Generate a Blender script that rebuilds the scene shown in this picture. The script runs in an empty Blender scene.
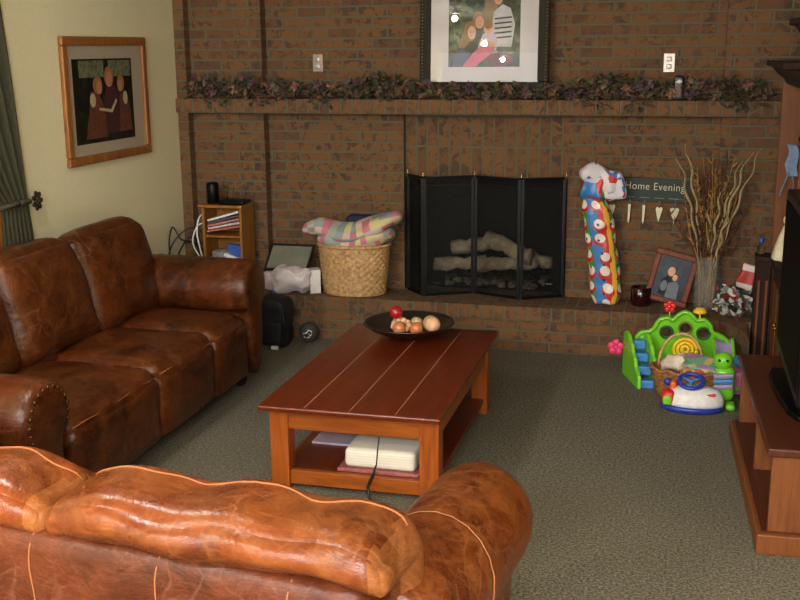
import bpy, bmesh, math, random
from mathutils import Vector, Matrix, noise
random.seed(7)
PI = math.pi; sin, cos, rad = math.sin, math.cos, math.radians
SC = bpy.context.scene; COL = SC.collection

# ------------------------------------------------------------------ camera, light, exposure
H = 1.9
def _rows(p, y, r):
    M = Matrix(((1,0,0),(0,0,-1),(0,1,0)))
    Ry = Matrix(((cos(y),sin(y),0),(-sin(y),cos(y),0),(0,0,1)))
    Ry = Matrix(((cos(y),sin(y),0),(-sin(y),cos(y),0),(0,0,1)))
    Rp = Matrix(((1,0,0),(0,cos(p),-sin(p)),(0,sin(p),cos(p))))
    Rr = Matrix(((cos(r),-sin(r),0),(sin(r),cos(r),0),(0,0,1)))
    return Rr @ Rp @ M @ Ry
Mc = _rows(rad(13.15), rad(14.6), rad(-.45))
cam = bpy.data.cameras.new('camera'); camo = bpy.data.objects.new('camera', cam); COL.objects.link(camo)
cam.sensor_width = 36; cam.lens = 1080/800*36; cam.clip_start = .05
rot = Matrix((Mc[0], -Mc[1], -Mc[2])).transposed()
camo.matrix_world = Matrix.Translation((0,0,H)) @ rot.to_4x4()
SC.camera = camo
w = bpy.data.worlds.new('world'); SC.world = w; w.use_nodes = True
w.node_tree.nodes['Background'].inputs[0].default_value = (1.0,.98,.97,1)
w.node_tree.nodes['Background'].inputs[1].default_value = 2.5
def light(name, kind, loc, energy, color, size=.1, rotx=0, sy=None):
    l = bpy.data.lights.new(name, kind); l.energy = energy; l.color = color
    if kind == 'AREA':
        l.size = size
        if sy: l.shape = 'RECTANGLE'; l.size_y = sy
    else: l.shadow_soft_size = size
    o = bpy.data.objects.new(name, l); COL.objects.link(o); o.location = loc; o.rotation_euler = (rotx,0,0)
    return o
light('camera_flash', 'POINT', (.05,-.02,2.03), 80, (1,.97,.92), .035)
light('room_light_behind', 'AREA', (-.6,-1.2,2.45), 300, (1,.96,.9), 1.6)
SC.view_settings.view_transform = 'Standard'; SC.view_settings.look = 'None'
SC.view_settings.gamma = 1; SC.view_settings.exposure = .45

# ------------------------------------------------------------------ materials
def s2l(c): return tuple(((v/255)/12.92 if v/255 <= .04045 else ((v/255+.055)/1.055)**2.4) for v in c)
class NT:
    def __init__(s, name):
        s.m = bpy.data.materials.new(name); s.m.use_nodes = True; s.t = s.m.node_tree
        s.b = s.t.nodes['Principled BSDF']
    def n(s, typ, **k):
        nd = s.t.nodes.new(typ)
        for a, v in k.items():
            if hasattr(nd, a): setattr(nd, a, v)
            else: nd.inputs[a.replace('_', ' ')].default_value = v
        return nd
    def l(s, a, b): s.t.links.new(a, b)
    def co(s, kind='Object', scale=None, rotz=0, loc=None):
        c = s.n('ShaderNodeTexCoord').outputs[kind]
        if scale is None and not rotz and loc is None: return c
        mp = s.n('ShaderNodeMapping'); s.l(c, mp.inputs[0])
        if scale: mp.inputs['Scale'].default_value = scale
        if loc: mp.inputs['Location'].default_value = loc
        mp.inputs['Rotation'].default_value = (0,0,rotz); return mp.outputs[0]
    def noise(s, co, scale, detail=4, rough=.6, dist=0):
        nd = s.n('ShaderNodeTexNoise'); s.l(co, nd.inputs['Vector'])
        nd.inputs['Scale'].default_value = scale; nd.inputs['Detail'].default_value = detail
        nd.inputs['Roughness'].default_value = rough; nd.inputs['Distortion'].default_value = dist
        return nd.outputs['Fac']
    def ramp(s, fac, stops, interp='LINEAR'):
        r = s.n('ShaderNodeValToRGB'); s.l(fac, r.inputs[0]); r.color_ramp.interpolation = interp
        e = r.color_ramp.elements
        while len(e) < len(stops): e.new(.5)
        for x, (p, c) in zip(e, stops):
            x.position = p; x.color = (*c, 1) if len(c) == 3 else c
        return r.outputs[0]
    def mix(s, fac, a, b, mode='MIX'):
        m = s.n('ShaderNodeMixRGB'); m.blend_type = mode
        for i, v in enumerate((fac, a, b)):
            if isinstance(v, (int, float)): m.inputs[i].default_value = v
            elif isinstance(v, tuple): m.inputs[i].default_value = (*v, 1)
            else: s.l(v, m.inputs[i])
        return m.outputs[0]
    def bump(s, h, strength=.3, dist=.01, prev=None):
        b = s.n('ShaderNodeBump'); s.l(h, b.inputs['Height'])
        b.inputs['Strength'].default_value = strength; b.inputs['Distance'].default_value = dist
        if prev is not None: s.l(prev, b.inputs['Normal'])
        s.l(b.outputs[0], s.b.inputs['Normal']); return b.outputs[0]
    def base(s, c):
        if isinstance(c, tuple): s.b.inputs['Base Color'].default_value = (*c, 1)
        else: s.l(c, s.b.inputs['Base Color'])
    def set(s, **k):
        for a, v in k.items(): s.b.inputs[a.replace('_', ' ')].default_value = v
        return s
def flat(name, rgb, rough=.6, metal=0, spec=.4, var=.12, scale=30, coat=0, **k):
    t = NT(name); c = s2l(rgb); co = t.co()
    f = t.noise(co, scale, 3)
    t.base(t.ramp(f, [(.3, tuple(v*(1-var) for v in c)), (.7, tuple(min(1, v*(1+var)) for v in c))]))
    t.set(Roughness=rough, Metallic=metal, **k)
    t.b.inputs['Specular IOR Level'].default_value = spec; t.b.inputs['Coat Weight'].default_value = coat
    return t.m
def brick_mat(name, bw, rh, off, uoff=0, voff=0):
    t = NT(name); uv = t.co('UV', loc=(uoff, voff, 0)); oc = t.co()
    b = t.n('ShaderNodeTexBrick'); t.l(uv, b.inputs['Vector']); b.offset = off; b.squash = 1
    b.inputs['Scale'].default_value = 1; b.inputs['Brick Width'].default_value = bw; b.inputs['Row Height'].default_value = rh
    b.inputs['Mortar Size'].default_value = .0075; b.inputs['Mortar Smooth'].default_value = .3; b.inputs['Bias'].default_value = -.25
    b.inputs['Color1'].default_value = (*s2l((114,77,38)), 1); b.inputs['Color2'].default_value = (*s2l((104,65,36)), 1)
    b.inputs['Mortar'].default_value = (*s2l((104,98,76)), 1)
    # a second lookup of the same bricks picks out the dark, over-fired ones
    d = t.n('ShaderNodeTexBrick'); t.l(uv, d.inputs['Vector']); d.offset = off; d.squash = 1
    for k, v in (('Scale',1),('Brick Width',bw),('Row Height',rh),('Mortar Size',0),('Bias',0)): d.inputs[k].default_value = v
    d.inputs['Color1'].default_value = (0,0,0,1); d.inputs['Color2'].default_value = (1,1,1,1)
    f1 = t.noise(oc, 15, 3, .7, .8); f2 = t.noise(oc, 60, 3); f3 = t.noise(oc, 5.5, 2)
    spots = t.ramp(f1, [(.50,(0,0,0)),(.58,(1,1,1))])
    dk = t.ramp(d.outputs[0], [(.80,(0,0,0)),(.95,(.5,.5,.5))])
    both = t.mix(1., spots, dk, 'LIGHTEN')
    both = t.mix(1., both, t.ramp(f3, [(.32,(.4,.4,.4)),(.6,(1,1,1))]), 'MULTIPLY')
    c = t.mix(both, b.outputs['Color'], s2l((60,46,36)))
    c = t.mix(t.ramp(f2, [(.3,(.0,.0,.0)),(.75,(.35,.35,.35))]), c, s2l((104,76,56)))
    c = t.mix(b.outputs['Fac'], c, t.mix(f2, s2l((104,98,78)), s2l((82,77,58))))
    t.base(c); t.set(Roughness=.85)
    inv = t.n('ShaderNodeInvert'); t.l(b.outputs['Fac'], inv.inputs['Color'])
    n1 = t.bump(inv.outputs[0], .8, .008); t.bump(f2, .35, .004, n1)
    return t.m
def wood(name, c1, c2, rough=.45, axis='Y', scale=1, coat=0):
    rough = max(rough,.3)
    t = NT(name); sc = {'X':(1.2,14,14),'Y':(14,1.2,14),'Z':(14,14,1.2)}[axis]
    co = t.co(scale=tuple(v*scale for v in sc)); f = t.noise(co, 2.2, 6, .6, 1.4); g = t.noise(t.co(), 4, 2)
    c = t.ramp(f, [(.3, s2l(c2)), (.68, s2l(c1))]); c = t.mix(t.ramp(g, [(.3,(0,0,0)),(.8,(.35,.35,.35))]), c, s2l(c2))
    t.base(c); t.set(Roughness=rough); t.b.inputs['Specular IOR Level'].default_value = .3; t.b.inputs['Coat Weight'].default_value = coat; t.b.inputs['Coat Roughness'].default_value = .2
    t.bump(f, .12, .002); return t.m
def leather(name, c1, c2, c3, rough=.36):
    t = NT(name); co = t.co()
    a = t.noise(co, 2.6, 5, .65, .6); b = t.noise(co, 9, 6, .72, .3); v = t.n('ShaderNodeTexVoronoi'); t.l(co, v.inputs['Vector']); v.inputs['Scale'].default_value = 190
    wr = t.noise(t.co(scale=(1,1,1.6)), 6.5, 6, .62, .5)
    c = t.ramp(a, [(.32, s2l(c2)), (.62, s2l(c1))])
    c = t.mix(t.ramp(b, [(.45,(0,0,0)),(.72,(.6,.6,.6))]), c, s2l(c3))
    vein = t.ramp(wr, [(.485,(0,0,0)),(.5,(.22,.22,.22)),(.515,(0,0,0))])
    c = t.mix(vein, c, s2l(tuple(min(255, x+35) for x in c1)))
    wv = t.n('ShaderNodeMixRGB'); wv.blend_type = 'ADD'; wv.inputs[0].default_value = .22; t.l(co, wv.inputs[1]); nz_ = t.n('ShaderNodeTexNoise'); t.l(co, nz_.inputs['Vector']); nz_.inputs['Scale'].default_value = 4; t.l(nz_.outputs['Color'], wv.inputs[2])
    ve = t.n('ShaderNodeTexVoronoi'); ve.feature = 'DISTANCE_TO_EDGE'; t.l(wv.outputs[0], ve.inputs['Vector']); ve.inputs['Scale'].default_value = 9
    crease = t.ramp(ve.outputs['Distance'], [(0,(1,1,1)),(.05,(0,0,0))]); keep = t.ramp(t.noise(co, 3.3, 3), [(.42,(0,0,0)),(.62,(.30,.30,.30))])
    c = t.mix(t.mix(1., crease, keep, 'MULTIPLY'), c, s2l(tuple(min(255, x+48) for x in c1)))
    t.base(c); t.set(Roughness=rough); t.b.inputs['Specular IOR Level'].default_value = .27
    rr = t.ramp(b, [(.3,(rough-.08,)*3),(.8,(rough+.14,)*3)]); t.l(rr, t.b.inputs['Roughness'])
    n1 = t.bump(wr, .42, .022); n1 = t.bump(ve.outputs['Distance'], .18, .01, n1); t.bump(v.outputs['Distance'], .07, .002, n1)
    return t.m
def carpet_mat():
    t = NT('carpet'); co = t.co(); a = t.noise(co, 85, 6, .9); b = t.noise(co, 1.6, 3); c = t.noise(co, 190, 2, .6)
    k = t.ramp(a, [(.40, s2l((58,55,48))), (.5, s2l((108,103,90))), (.60, s2l((160,154,140)))])
    k = t.mix(t.ramp(b, [(.35,(0,0,0)),(.7,(.22,.22,.22))]), k, s2l((110,104,78)))
    t.base(k); t.set(Roughness=.95); t.b.inputs['Specular IOR Level'].default_value = .1
    n1 = t.bump(a, .7, .012); t.bump(c, .4, .006, n1); return t.m
def cells(name, cols, scale, rough=.7, co='UV', checks=True, bump=0):
    t = NT(name); c = t.co(co, scale=(scale,)*3); v = t.n('ShaderNodeTexVoronoi'); t.l(c, v.inputs['Vector'])
    v.inputs['Scale'].default_value = 1; v.inputs['Randomness'].default_value = .15 if checks else 1
    if checks: v.distance = 'CHEBYCHEV'
    sep = t.n('ShaderNodeSeparateColor'); t.l(v.outputs['Color'], sep.inputs[0])
    st = [(i/len(cols), s2l(k)) for i, k in enumerate(cols)]
    t.base(t.ramp(sep.outputs[0], st, 'CONSTANT')); t.set(Roughness=rough); t.b.inputs['Specular IOR Level'].default_value = .15
    if bump: t.bump(t.noise(t.co(), 90, 3), bump, .004)
    return t.m
M = {}
M['brick'] = brick_mat('running_bond_brick', .207, .0677, .5, .03, 0)
M['soldier'] = brick_mat('soldier_brick', .0745, .2, 0, .0, -.06)
M['cap'] = brick_mat('rowlock_cap_brick', .0745, .21, 0, .0, .01)
M['mantel'] = brick_mat('mantel_soldier_brick', .0745, .21, 0, .0, -.013)
t = NT('cream_wall_paint'); f = t.noise(t.co(), 120, 2); t.base(t.ramp(f, [(.3, s2l((218,208,172))),(.7, s2l((228,219,184)))])); t.set(Roughness=.8); t.bump(f, .15, .002); M['cream'] = t.m
M['ceil'] = flat('ceiling_paint', (215,210,190), .9)
M['carpet'] = carpet_mat()
M['leather'] = leather('sofa_leather', (76,32,9), (32,13,4), (108,60,18), .33)
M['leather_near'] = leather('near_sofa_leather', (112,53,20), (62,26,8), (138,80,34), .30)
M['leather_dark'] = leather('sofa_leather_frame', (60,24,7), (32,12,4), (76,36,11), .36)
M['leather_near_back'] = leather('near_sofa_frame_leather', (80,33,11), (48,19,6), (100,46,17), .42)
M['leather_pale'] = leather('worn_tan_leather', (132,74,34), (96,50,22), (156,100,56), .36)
M['stitch'] = flat('pale_stitching', (142,84,46), .7)
M['nail'] = flat('antique_brass_nailhead', (78,54,28), .4, .8)
M['red_wood'] = wood('red_brown_table_top', (106,40,12), (74,24,7), .3, 'Y', coat=.1)
M['warm_wood'] = wood('warm_table_wood', (164,88,30), (122,58,18), .38, 'X')
M['warm_wood_z'] = wood('warm_table_leg_wood', (164,86,30), (124,58,18), .38, 'Z')
M['console'] = wood('console_wood', (84,42,24), (58,26,15), .4, 'Y')
M['console_z'] = wood('console_side_wood', (124,72,34), (94,50,22), .5, 'Z', coat=0)
M['dark_wood'] = wood('dark_hutch_wood', (54,27,16), (32,15,10), .8, 'Y')
M['oak'] = wood('oak', (160,110,48), (126,78,28), .45, 'Z')
M['oak_frame'] = wood('oak_frame_wood', (160,104,50), (116,66,28), .4, 'Z')
M['frame_red'] = wood('reddish_frame_wood', (130,58,24), (88,34,14), .5, 'Z', coat=0)
M['groove'] = flat('pale_groove_lines', (186,136,104), .6)
M['black'] = flat('black_plastic', (16,16,18), .35)
M['black_gloss'] = flat('black_gloss', (6,6,7), .4, spec=.18)
M['black_cloth'] = flat('black_nylon', (20,20,24), .7)
M['black_metal'] = flat('black_metal', (18,18,18), .4, .6)
M['brass'] = flat('brass', (200,160,90), .25, 1)
M['steel'] = flat('brushed_steel', (176,168,160), .45, 1)
M['white'] = flat('white_plastic', (225,222,218), .45)
M['cream_card'] = flat('cream_card', (226,216,186), .7)
M['soot'] = flat('sooty_firebrick', (20,18,15), .95, var=.4, scale=8)
M['log'] = flat('ceramic_log', (176,160,134), .9, var=.5, scale=14)
M['log_end'] = flat('ceramic_log_end', (172,150,118), .9, var=.3, scale=30)
t = NT('fine_black_mesh'); tr = t.n('ShaderNodeBsdfTransparent'); mx = t.n('ShaderNodeMixShader'); mx.inputs[0].default_value = .26
t.base(s2l((14,16,15))); t.set(Roughness=.5); t.l(tr.outputs[0], mx.inputs[1]); t.l(t.b.outputs[0], mx.inputs[2]); t.l(mx.outputs[0], t.t.nodes['Material Output'].inputs[0]); M['mesh'] = t.m
t = NT('glass'); t.base((.95,.97,.95)); t.set(Roughness=.02); t.b.inputs['Transmission Weight'].default_value = 1; t.b.inputs['IOR'].default_value = 1.2; M['glass'] = t.m
t = NT('wicker'); f = t.noise(t.co(), 45, 3); t.base(t.ramp(f, [(.3, s2l((150,108,66))),(.7, s2l((208,170,118)))])); t.set(Roughness=.6); M['wicker'] = t.m
t = NT('brown_wicker'); f = t.noise(t.co(), 60, 3); t.base(t.ramp(f, [(.3, s2l((96,56,28))),(.7, s2l((176,122,70)))])); t.set(Roughness=.6); M['wicker_brown'] = t.m
M['plaid'] = cells('pastel_plaid_blanket', [(200,124,138),(158,168,158),(204,190,140),(144,156,160),(190,178,172),(188,114,134),(136,152,138),(206,176,160)], 17, .95, bump=.5)
M['bagwhite'] = flat('white_plastic_bag', (206,196,200), .4, var=.1, scale=12)
M['navy'] = flat('navy_cloth', (34,34,62), .8)
M['green_toy'] = flat('lime_green_plastic', (112,196,36), .3, var=.06, coat=.2)
M['green_dark'] = flat('dark_green_plastic', (36,96,44), .35)
M['blue_toy'] = flat('sky_blue_plastic', (64,128,196), .35)
M['blue_deep'] = flat('deep_blue_plastic', (40,58,160), .3)
M['purple_toy'] = flat('lilac_plastic', (150,130,176), .4)
M['pink_toy'] = flat('hot_pink_plastic', (226,58,112), .35)
M['red_toy'] = flat('red_plastic', (206,36,34), .35)
M['yellow_toy'] = flat('yellow_plastic', (232,190,40), .35)
M['orange_toy'] = flat('orange_plastic', (222,96,30), .35)
M['curtain'] = flat('dark_green_curtain', (52,50,32), .85, var=.2, scale=60)
M['sign'] = flat('dark_green_sign', (38,50,46), .6)
M['redglass'] = flat('dark_red_glass', (40,8,12), .15, coat=.6)
M['straw'] = flat('dried_straw', (168,124,66), .8, var=.3)
M['twig'] = flat('brown_twig', (92,58,36), .85, var=.3)
M['pod'] = flat('pale_curled_pod', (158,138,100), .7, var=.2)
M['bronze'] = flat('dark_bronze_frame', (36,30,14), .6, 0, spec=.2, var=.7, scale=120)
M['mat_white'] = flat('white_picture_mat', (222,214,214), .75, var=.02)
M['mat_grey'] = flat('grey_picture_mat', (164,150,132), .8, var=.03)
M['silver_bag'] = flat('crinkled_silver_wrap', (150,150,144), .3, .15, var=.75, scale=26)
M['blue_cap'] = flat('blue_cap_plastic', (50,66,150), .4)
M['grey_ball'] = flat('charcoal_ball_vinyl', (66,66,66), .5)
M['skin'] = flat('photo_skin', (222,166,132), .6)
M['hair'] = flat('photo_blond_hair', (146,104,56), .7)
M['hair_dark'] = flat('photo_brown_hair', (92,58,38), .7)
M['photo_green'] = cells('photo_foliage', [(24,40,18),(52,74,28),(84,96,40),(34,48,24),(66,60,30)], 34, .25, checks=False)
M['photo_dark'] = cells('photo_dark_ground', [(24,24,18),(36,30,24),(30,40,26),(22,20,20)], 20, .3, checks=False)
M['photo_blue'] = cells('photo_blue_ground', [(14,24,36),(20,36,52),(12,18,28),(30,46,60)], 22, .3, checks=False)

# ------------------------------------------------------------------ mesh builder
class B:
    def __init__(s): s.v = []; s.f = []; s.m = []; s.sm = []; s.uv = {}
    def add(s, vs, fs, mi=0, smooth=False, uvs=None):
        o = len(s.v); s.v += [tuple(p) for p in vs]
        for i, f in enumerate(fs):
            if uvs: s.uv[len(s.f)] = [uvs[j] for j in f]
            s.f.append([o+j for j in f]); s.m.append(mi); s.sm.append(smooth)
        return s
    def box(s, x0, x1, y0, y1, z0, z1, mi=0):
        vs = [(x,y,z) for z in (z0,z1) for y in (y0,y1) for x in (x0,x1)]
        return s.add(vs, [(0,2,3,1),(4,5,7,6),(0,1,5,4),(2,6,7,3),(0,4,6,2),(1,3,7,5)], mi)
    def bar(s, a, b, w, h, mi=0, up=(0,0,1)):
        a = Vector(a); b = Vector(b); d = (b-a).normalized(); u = Vector(up)
        r = d.cross(u).normalized(); u = r.cross(d)
        vs = [p + r*sx*w/2 + u*sz*h/2 for p in (a,b) for sz in (-1,1) for sx in (-1,1)]
        return s.add(vs, [(0,2,3,1),(4,5,7,6),(0,1,5,4),(2,6,7,3),(0,4,6,2),(1,3,7,5)], mi)
    def rbox(s, c, size, r=.03, n=10, bulge=(0,0,0), rot=None, mi=0, nz=0, nscale=5, seed=0, ex=None):
        """rounded, optionally puffed box; rot = Matrix"""
        hx, hy, hz = (q/2 for q in size); r = min(r, hx, hy, hz); idx = {}; vs = []; fs = []
        def vert(p):
            k = tuple(round(q*1000) for q in p)
            if k in idx: return idx[k]
            idx[k] = len(vs)
            # spread grid lines towards the edges
            q = Vector([sin(t*PI/2) if abs(t) < 1 else t for t in p])
            P = Vector((q.x*hx, q.y*hy, q.z*hz))
            inn = Vector((max(-(hx-r), min(hx-r, P.x)), max(-(hy-r), min(hy-r, P.y)), max(-(hz-r), min(hz-r, P.z))))
            d = P-inn
            if d.length > 1e-9: P = inn + d.normalized()*r
            u, v2, w2 = q
            P.x += bulge[0]*u*(1-v2*v2)*(1-w2*w2); P.y += bulge[1]*v2*(1-u*u)*(1-w2*w2); P.z += bulge[2]*w2*(1-u*u)*(1-v2*v2)
            if nz: P += noise.noise_vector(P*nscale + Vector((seed*7.3, seed*3.1, seed)))*nz
            if ex: P = ex(P, q)
            if rot is not None: P = rot @ P
            vs.append(P + Vector(c)); return idx[k]
        for ax in range(3):
            for sg in (-1, 1):
                for i in range(n):
                    for j in range(n):
                        q = []
                        for a, b2 in ((i,j),(i+1,j),(i+1,j+1),(i,j+1)):
                            p = [0,0,0]; p[ax] = sg; p[(ax+1)%3] = -1+2*a/n; p[(ax+2)%3] = -1+2*b2/n; q.append(vert(p))
                        fs.append(q if sg > 0 else q[::-1])
        return s.add(vs, fs, mi, True)
    def tube(s, pts, rr, n=10, mi=0, caps=True, flat_=1, smooth=True):
        pts = [Vector(p) for p in pts]; m = len(pts)
        if not hasattr(rr, '__len__'): rr = [rr]*m
        vs = []; ref = Vector((0,0,1)); prev = None
        for i, p in enumerate(pts):
            d = (pts[min(i+1,m-1)]-pts[max(i-1,0)]).normalized()
            if prev is None:
                ref = Vector((0,0,1)) if abs(d.z) < .9 else Vector((1,0,0)); u = (ref - d*ref.dot(d)).normalized()
            else: u = (prev - d*prev.dot(d)).normalized()
            prev = u; w2 = d.cross(u)
            for k in range(n):
                a = 2*PI*k/n; vs.append(p + (u*cos(a)*flat_ + w2*sin(a))*rr[i])
        fs = [(i*n+k, i*n+(k+1)%n, (i+1)*n+(k+1)%n, (i+1)*n+k) for i in range(m-1) for k in range(n)]
        if caps: fs += [tuple(range(n))[::-1], tuple(range((m-1)*n, m*n))]
        return s.add(vs, fs, mi, smooth)
    def lathe(s, prof, c=(0,0,0), n=32, mi=0, sx=1, sy=1, fn=None, closed=False):
        vs = []
        for i, (r, z) in enumerate(prof):
            for k in range(n):
                a = 2*PI*k/n; R = r if fn is None else r*fn(a, i)
                vs.append((c[0]+R*cos(a)*sx, c[1]+R*sin(a)*sy, c[2]+z))
        m = len(prof); rng = range(m if closed else m-1)
        fs = [(i*n+k, i*n+(k+1)%n, ((i+1)%m)*n+(k+1)%n, ((i+1)%m)*n+k) for i in rng for k in range(n)]
        if not closed:
            if prof[0][0] > 1e-6: fs.append(tuple(range(n))[::-1])
            if prof[-1][0] > 1e-6: fs.append(tuple(range((m-1)*n, m*n)))
        return s.add(vs, fs, mi, True)
    def ball(s, c, r, n=16, mi=0, sc=(1,1,1), nz=0, rot=None, nscale=8):
        vs = []; fs = []; m = n//2
        for i in range(m+1):
            th = PI*i/m
            for k in range(n):
                a = 2*PI*k/n; p = Vector((sin(th)*cos(a)*sc[0], sin(th)*sin(a)*sc[1], cos(th)*sc[2]))*r
                if nz: p *= 1+nz*noise.noise(p*nscale + Vector(c)*5)
                if rot is not None: p = rot @ p
                vs.append(p+Vector(c))
        for i in range(m):
            for k in range(n): fs.append((i*n+k, (i+1)*n+k, (i+1)*n+(k+1)%n, i*n+(k+1)%n))
        return s.add(vs, fs, mi, True)
    def prism(s, pts, h, f, mi=0, smooth=False):
        """pts: 2-D outline; f(u,v,t) maps to 3-D with t in 0..h"""
        n = len(pts); vs = [f(u,v,0) for u,v in pts] + [f(u,v,h) for u,v in pts]
        s.add(vs, [tuple(range(n))[::-1], tuple(range(n,2*n))] + [(i,(i+1)%n,n+(i+1)%n,n+i) for i in range(n)], mi, smooth)
        return s
    def grid(s, f, nu, nv, mi=0, smooth=True, uvscale=(1,1)):
        vs = [f(i/nu, j/nv) for j in range(nv+1) for i in range(nu+1)]
        uv = [(i/nu*uvscale[0], j/nv*uvscale[1]) for j in range(nv+1) for i in range(nu+1)]
        fs = [(j*(nu+1)+i, j*(nu+1)+i+1, (j+1)*(nu+1)+i+1, (j+1)*(nu+1)+i) for j in range(nv) for i in range(nu)]
        return s.add(vs, fs, mi, smooth, uv)
    def build(s, name, mats, parent=None, world=True, bevel=0, seg=2, label=None, solid=0, subs=0, recalc=True):
        off = Vector(parent_world(parent)) if (parent and world) else Vector((0,0,0))
        me = bpy.data.meshes.new(name)
        me.from_pydata([Vector(p)-off for p in s.v], [], s.f)
        if not isinstance(mats, (list, tuple)): mats = [mats]
        for m in mats: me.materials.append(M[m] if isinstance(m, str) else m)
        uvl = me.uv_layers.new(name='UVMap')
        for i, p in enumerate(me.polygons):
            p.material_index = s.m[i]; p.use_smooth = s.sm[i]
            nrm = p.normal; ax = max(range(3), key=lambda a: abs(nrm[a]))
            for j, li in enumerate(p.loop_indices):
                if i in s.uv: uvl.data[li].uv = s.uv[i][j]; continue
                c = Vector(s.v[s.f[i][j]])
                uvl.data[li].uv = (c.y, c.z) if ax == 0 else (c.x, c.z) if ax == 1 else (c.x, c.y)
        if recalc:
            bm = bmesh.new(); bm.from_mesh(me); bmesh.ops.recalc_face_normals(bm, faces=bm.faces); bm.to_mesh(me); bm.free()
        o = bpy.data.objects.new(name, me); COL.objects.link(o)
        if parent: o.parent = parent
        if solid: md = o.modifiers.new('solid', 'SOLIDIFY'); md.thickness = solid; md.offset = 0
        if bevel: md = o.modifiers.new('bevel', 'BEVEL'); md.width = bevel; md.segments = seg; md.limit_method = 'ANGLE'
        if subs: md = o.modifiers.new('sub', 'SUBSURF'); md.levels = subs; md.render_levels = subs
        if label: o['label'] = label
        return o
def parent_world(p):
    v = Vector((0,0,0))
    while p: v += p.location; p = p.parent
    return v
def tag(o, label, cat, group=None, kind=None):
    o['label'] = label; o['category'] = cat
    if group: o['group'] = group
    if kind: o['kind'] = kind
    return o
def thing(name, label, cat, loc=(0,0,0), rz=0, group=None):
    o = bpy.data.objects.new(name, None); COL.objects.link(o); o.location = loc; o.rotation_euler = (0,0,rz)
    o.empty_display_size = .05
    return tag(o, label, cat, group)
def struct(o): o['kind'] = 'structure'; return o

# ------------------------------------------------------------------ the room
struct(B().box(-3.5,1.3,-1.5,7.7,-.06,0).build('floor', 'carpet'))
struct(B().box(-3.48,-3.33,-1.5,7.7,0,2.6).build('wall_left', 'cream'))
struct(B().box(1.14,1.3,-1.5,7.7,0,2.6).build('wall_right', 'cream'))
struct(B().box(-3.5,1.3,-1.5,7.7,2.6,2.7).build('ceiling', 'ceil'))
b = B()
for x0, x1, y in ((-3.33,-3.255,6.83),(-3.255,-2.74,6.91),(-2.74,-1.79,7.0),(-.70,.228,7.0),(.228,1.14,6.91)):
    b.box(x0,x1,y,7.7,0,2.6)
b.box(-1.79,-.70,7.05,7.7,1.06,1.5,1); b.box(-1.79,-.70,7.0,7.7,1.5,2.6)
struct(b.build('wall_back', ['brick','soldier']))

# left window: oak casing, dark night glass
wn = struct(B().box(-3.33,-3.295,3.05,3.16,.85,2.2).box(-3.33,-3.295,4.62,4.74,.85,2.2).box(-3.33,-3.295,3.16,4.62,2.09,2.2).box(-3.33,-3.27,3.0,4.78,.8,.85).build('window_1', 'oak_frame', bevel=.004))
B().box(-3.329,-3.322,3.16,4.62,.85,2.09).build('pane', 'black_gloss', wn)

# fireplace
fp = thing('fireplace', 'brick fireplace with raised hearth, brick mantel and black firebox', 'fireplace', (-1.245,7.0,0))
hp = [(-3.33,6.65),(0,6.65),(.1,6.648),(.19,6.62),(.27,6.56),(.34,6.46),(.385,6.35),(.41,6.2),(.415,6.1),(.42,6.1),(.42,6.56),(1.14,6.56),(1.14,6.9),(.228,6.9),(.228,6.99),(-.7,6.99),(-.7,7.1),(-1.79,7.1),(-1.79,6.99),(-2.74,6.99),(-2.74,6.9),(-3.255,6.9),(-3.255,6.82),(-3.33,6.82)]
B().prism(hp, .2, lambda u,v,t: (u,v,t)).build('hearth_base', 'brick', fp)
B().prism([(x, y-(.012 if y < 6.655 else 0)) for x, y in hp], .093, lambda u,v,t: (u,v,.2+t)).build('hearth_cap', 'cap', fp, bevel=.006)
B().box(-3.33,1.14,6.80,6.83,1.483,1.577).box(-3.255,1.14,6.83,6.91,1.483,1.577).box(-2.74,.228,6.91,7.0,1.483,1.577).build('mantel', 'mantel', fp, bevel=.003)
b = B(); b.box(-1.79,-1.70,7.05,7.6,.293,1.06); b.box(-.79,-.70,7.05,7.6,.293,1.06); b.box(-1.70,-.79,7.55,7.6,.293,1.06); b.box(-1.70,-.79,7.1,7.6,.27,.30)
b.build('firebox', 'soot', fp)
gr = thing('log_grate', 'black iron log grate on the floor inside the fireplace', 'grate', (-1.24,7.25,.30))
b = B()
for y in (7.16,7.38): b.box(-1.60,-.88,y-.008,y+.008,.36,.38)
for i in range(8): x = -1.56+i*.09; b.bar((x,7.13,.37),(x,7.42,.37),.014,.014); 
for x in (-1.5,-1.0): b.box(x-.01,x+.01,7.15,7.17,.30,.36); b.box(x-.01,x+.01,7.37,7.39,.30,.36)
b.build('grate_bars', 'black_metal', gr)
B().box(-1.62,-1.54,7.12,7.17,.32,.40).build('end_plate', 'black_metal', gr)
def log(a, c, r, label, seed):
    random.seed(seed); A = Vector(a); C = Vector(c); pts = [A.lerp(C, i/7)+Vector((0,random.uniform(-.008,.008),random.uniform(-.01,.01))) for i in range(8)]
    rr = [r*random.uniform(.85,1.12) for _ in pts]
    b = B(); b.tube(pts, rr, 12)
    d = (C-A).normalized(); o = b.build('fire_log', ['log','log_end'])
    for p in o.data.polygons:
        if len(p.vertices) > 4: p.material_index = 1
    return tag(o, label, 'log', 'logs in the fireplace')
log((-1.68+.06,7.17,.435),(-1.26,7.24,.46),.047,'pale log pointing left at the front of the fireplace grate',1)
log((-1.34,7.2,.44),(-.92,7.26,.46),.05,'grey log lying across the right front of the grate',2)
log((-1.52,7.33,.53),(-1.15,7.26,.60),.05,'upper log rising towards the middle of the log pile',3)
log((-1.28,7.3,.62),(-.95,7.2,.50),.055,'thick upper log sloping down to the right of the pile',4)
log((-1.15,7.36,.52),(-.82,7.3,.45),.045,'log at the back right of the fireplace pile',5)
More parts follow.
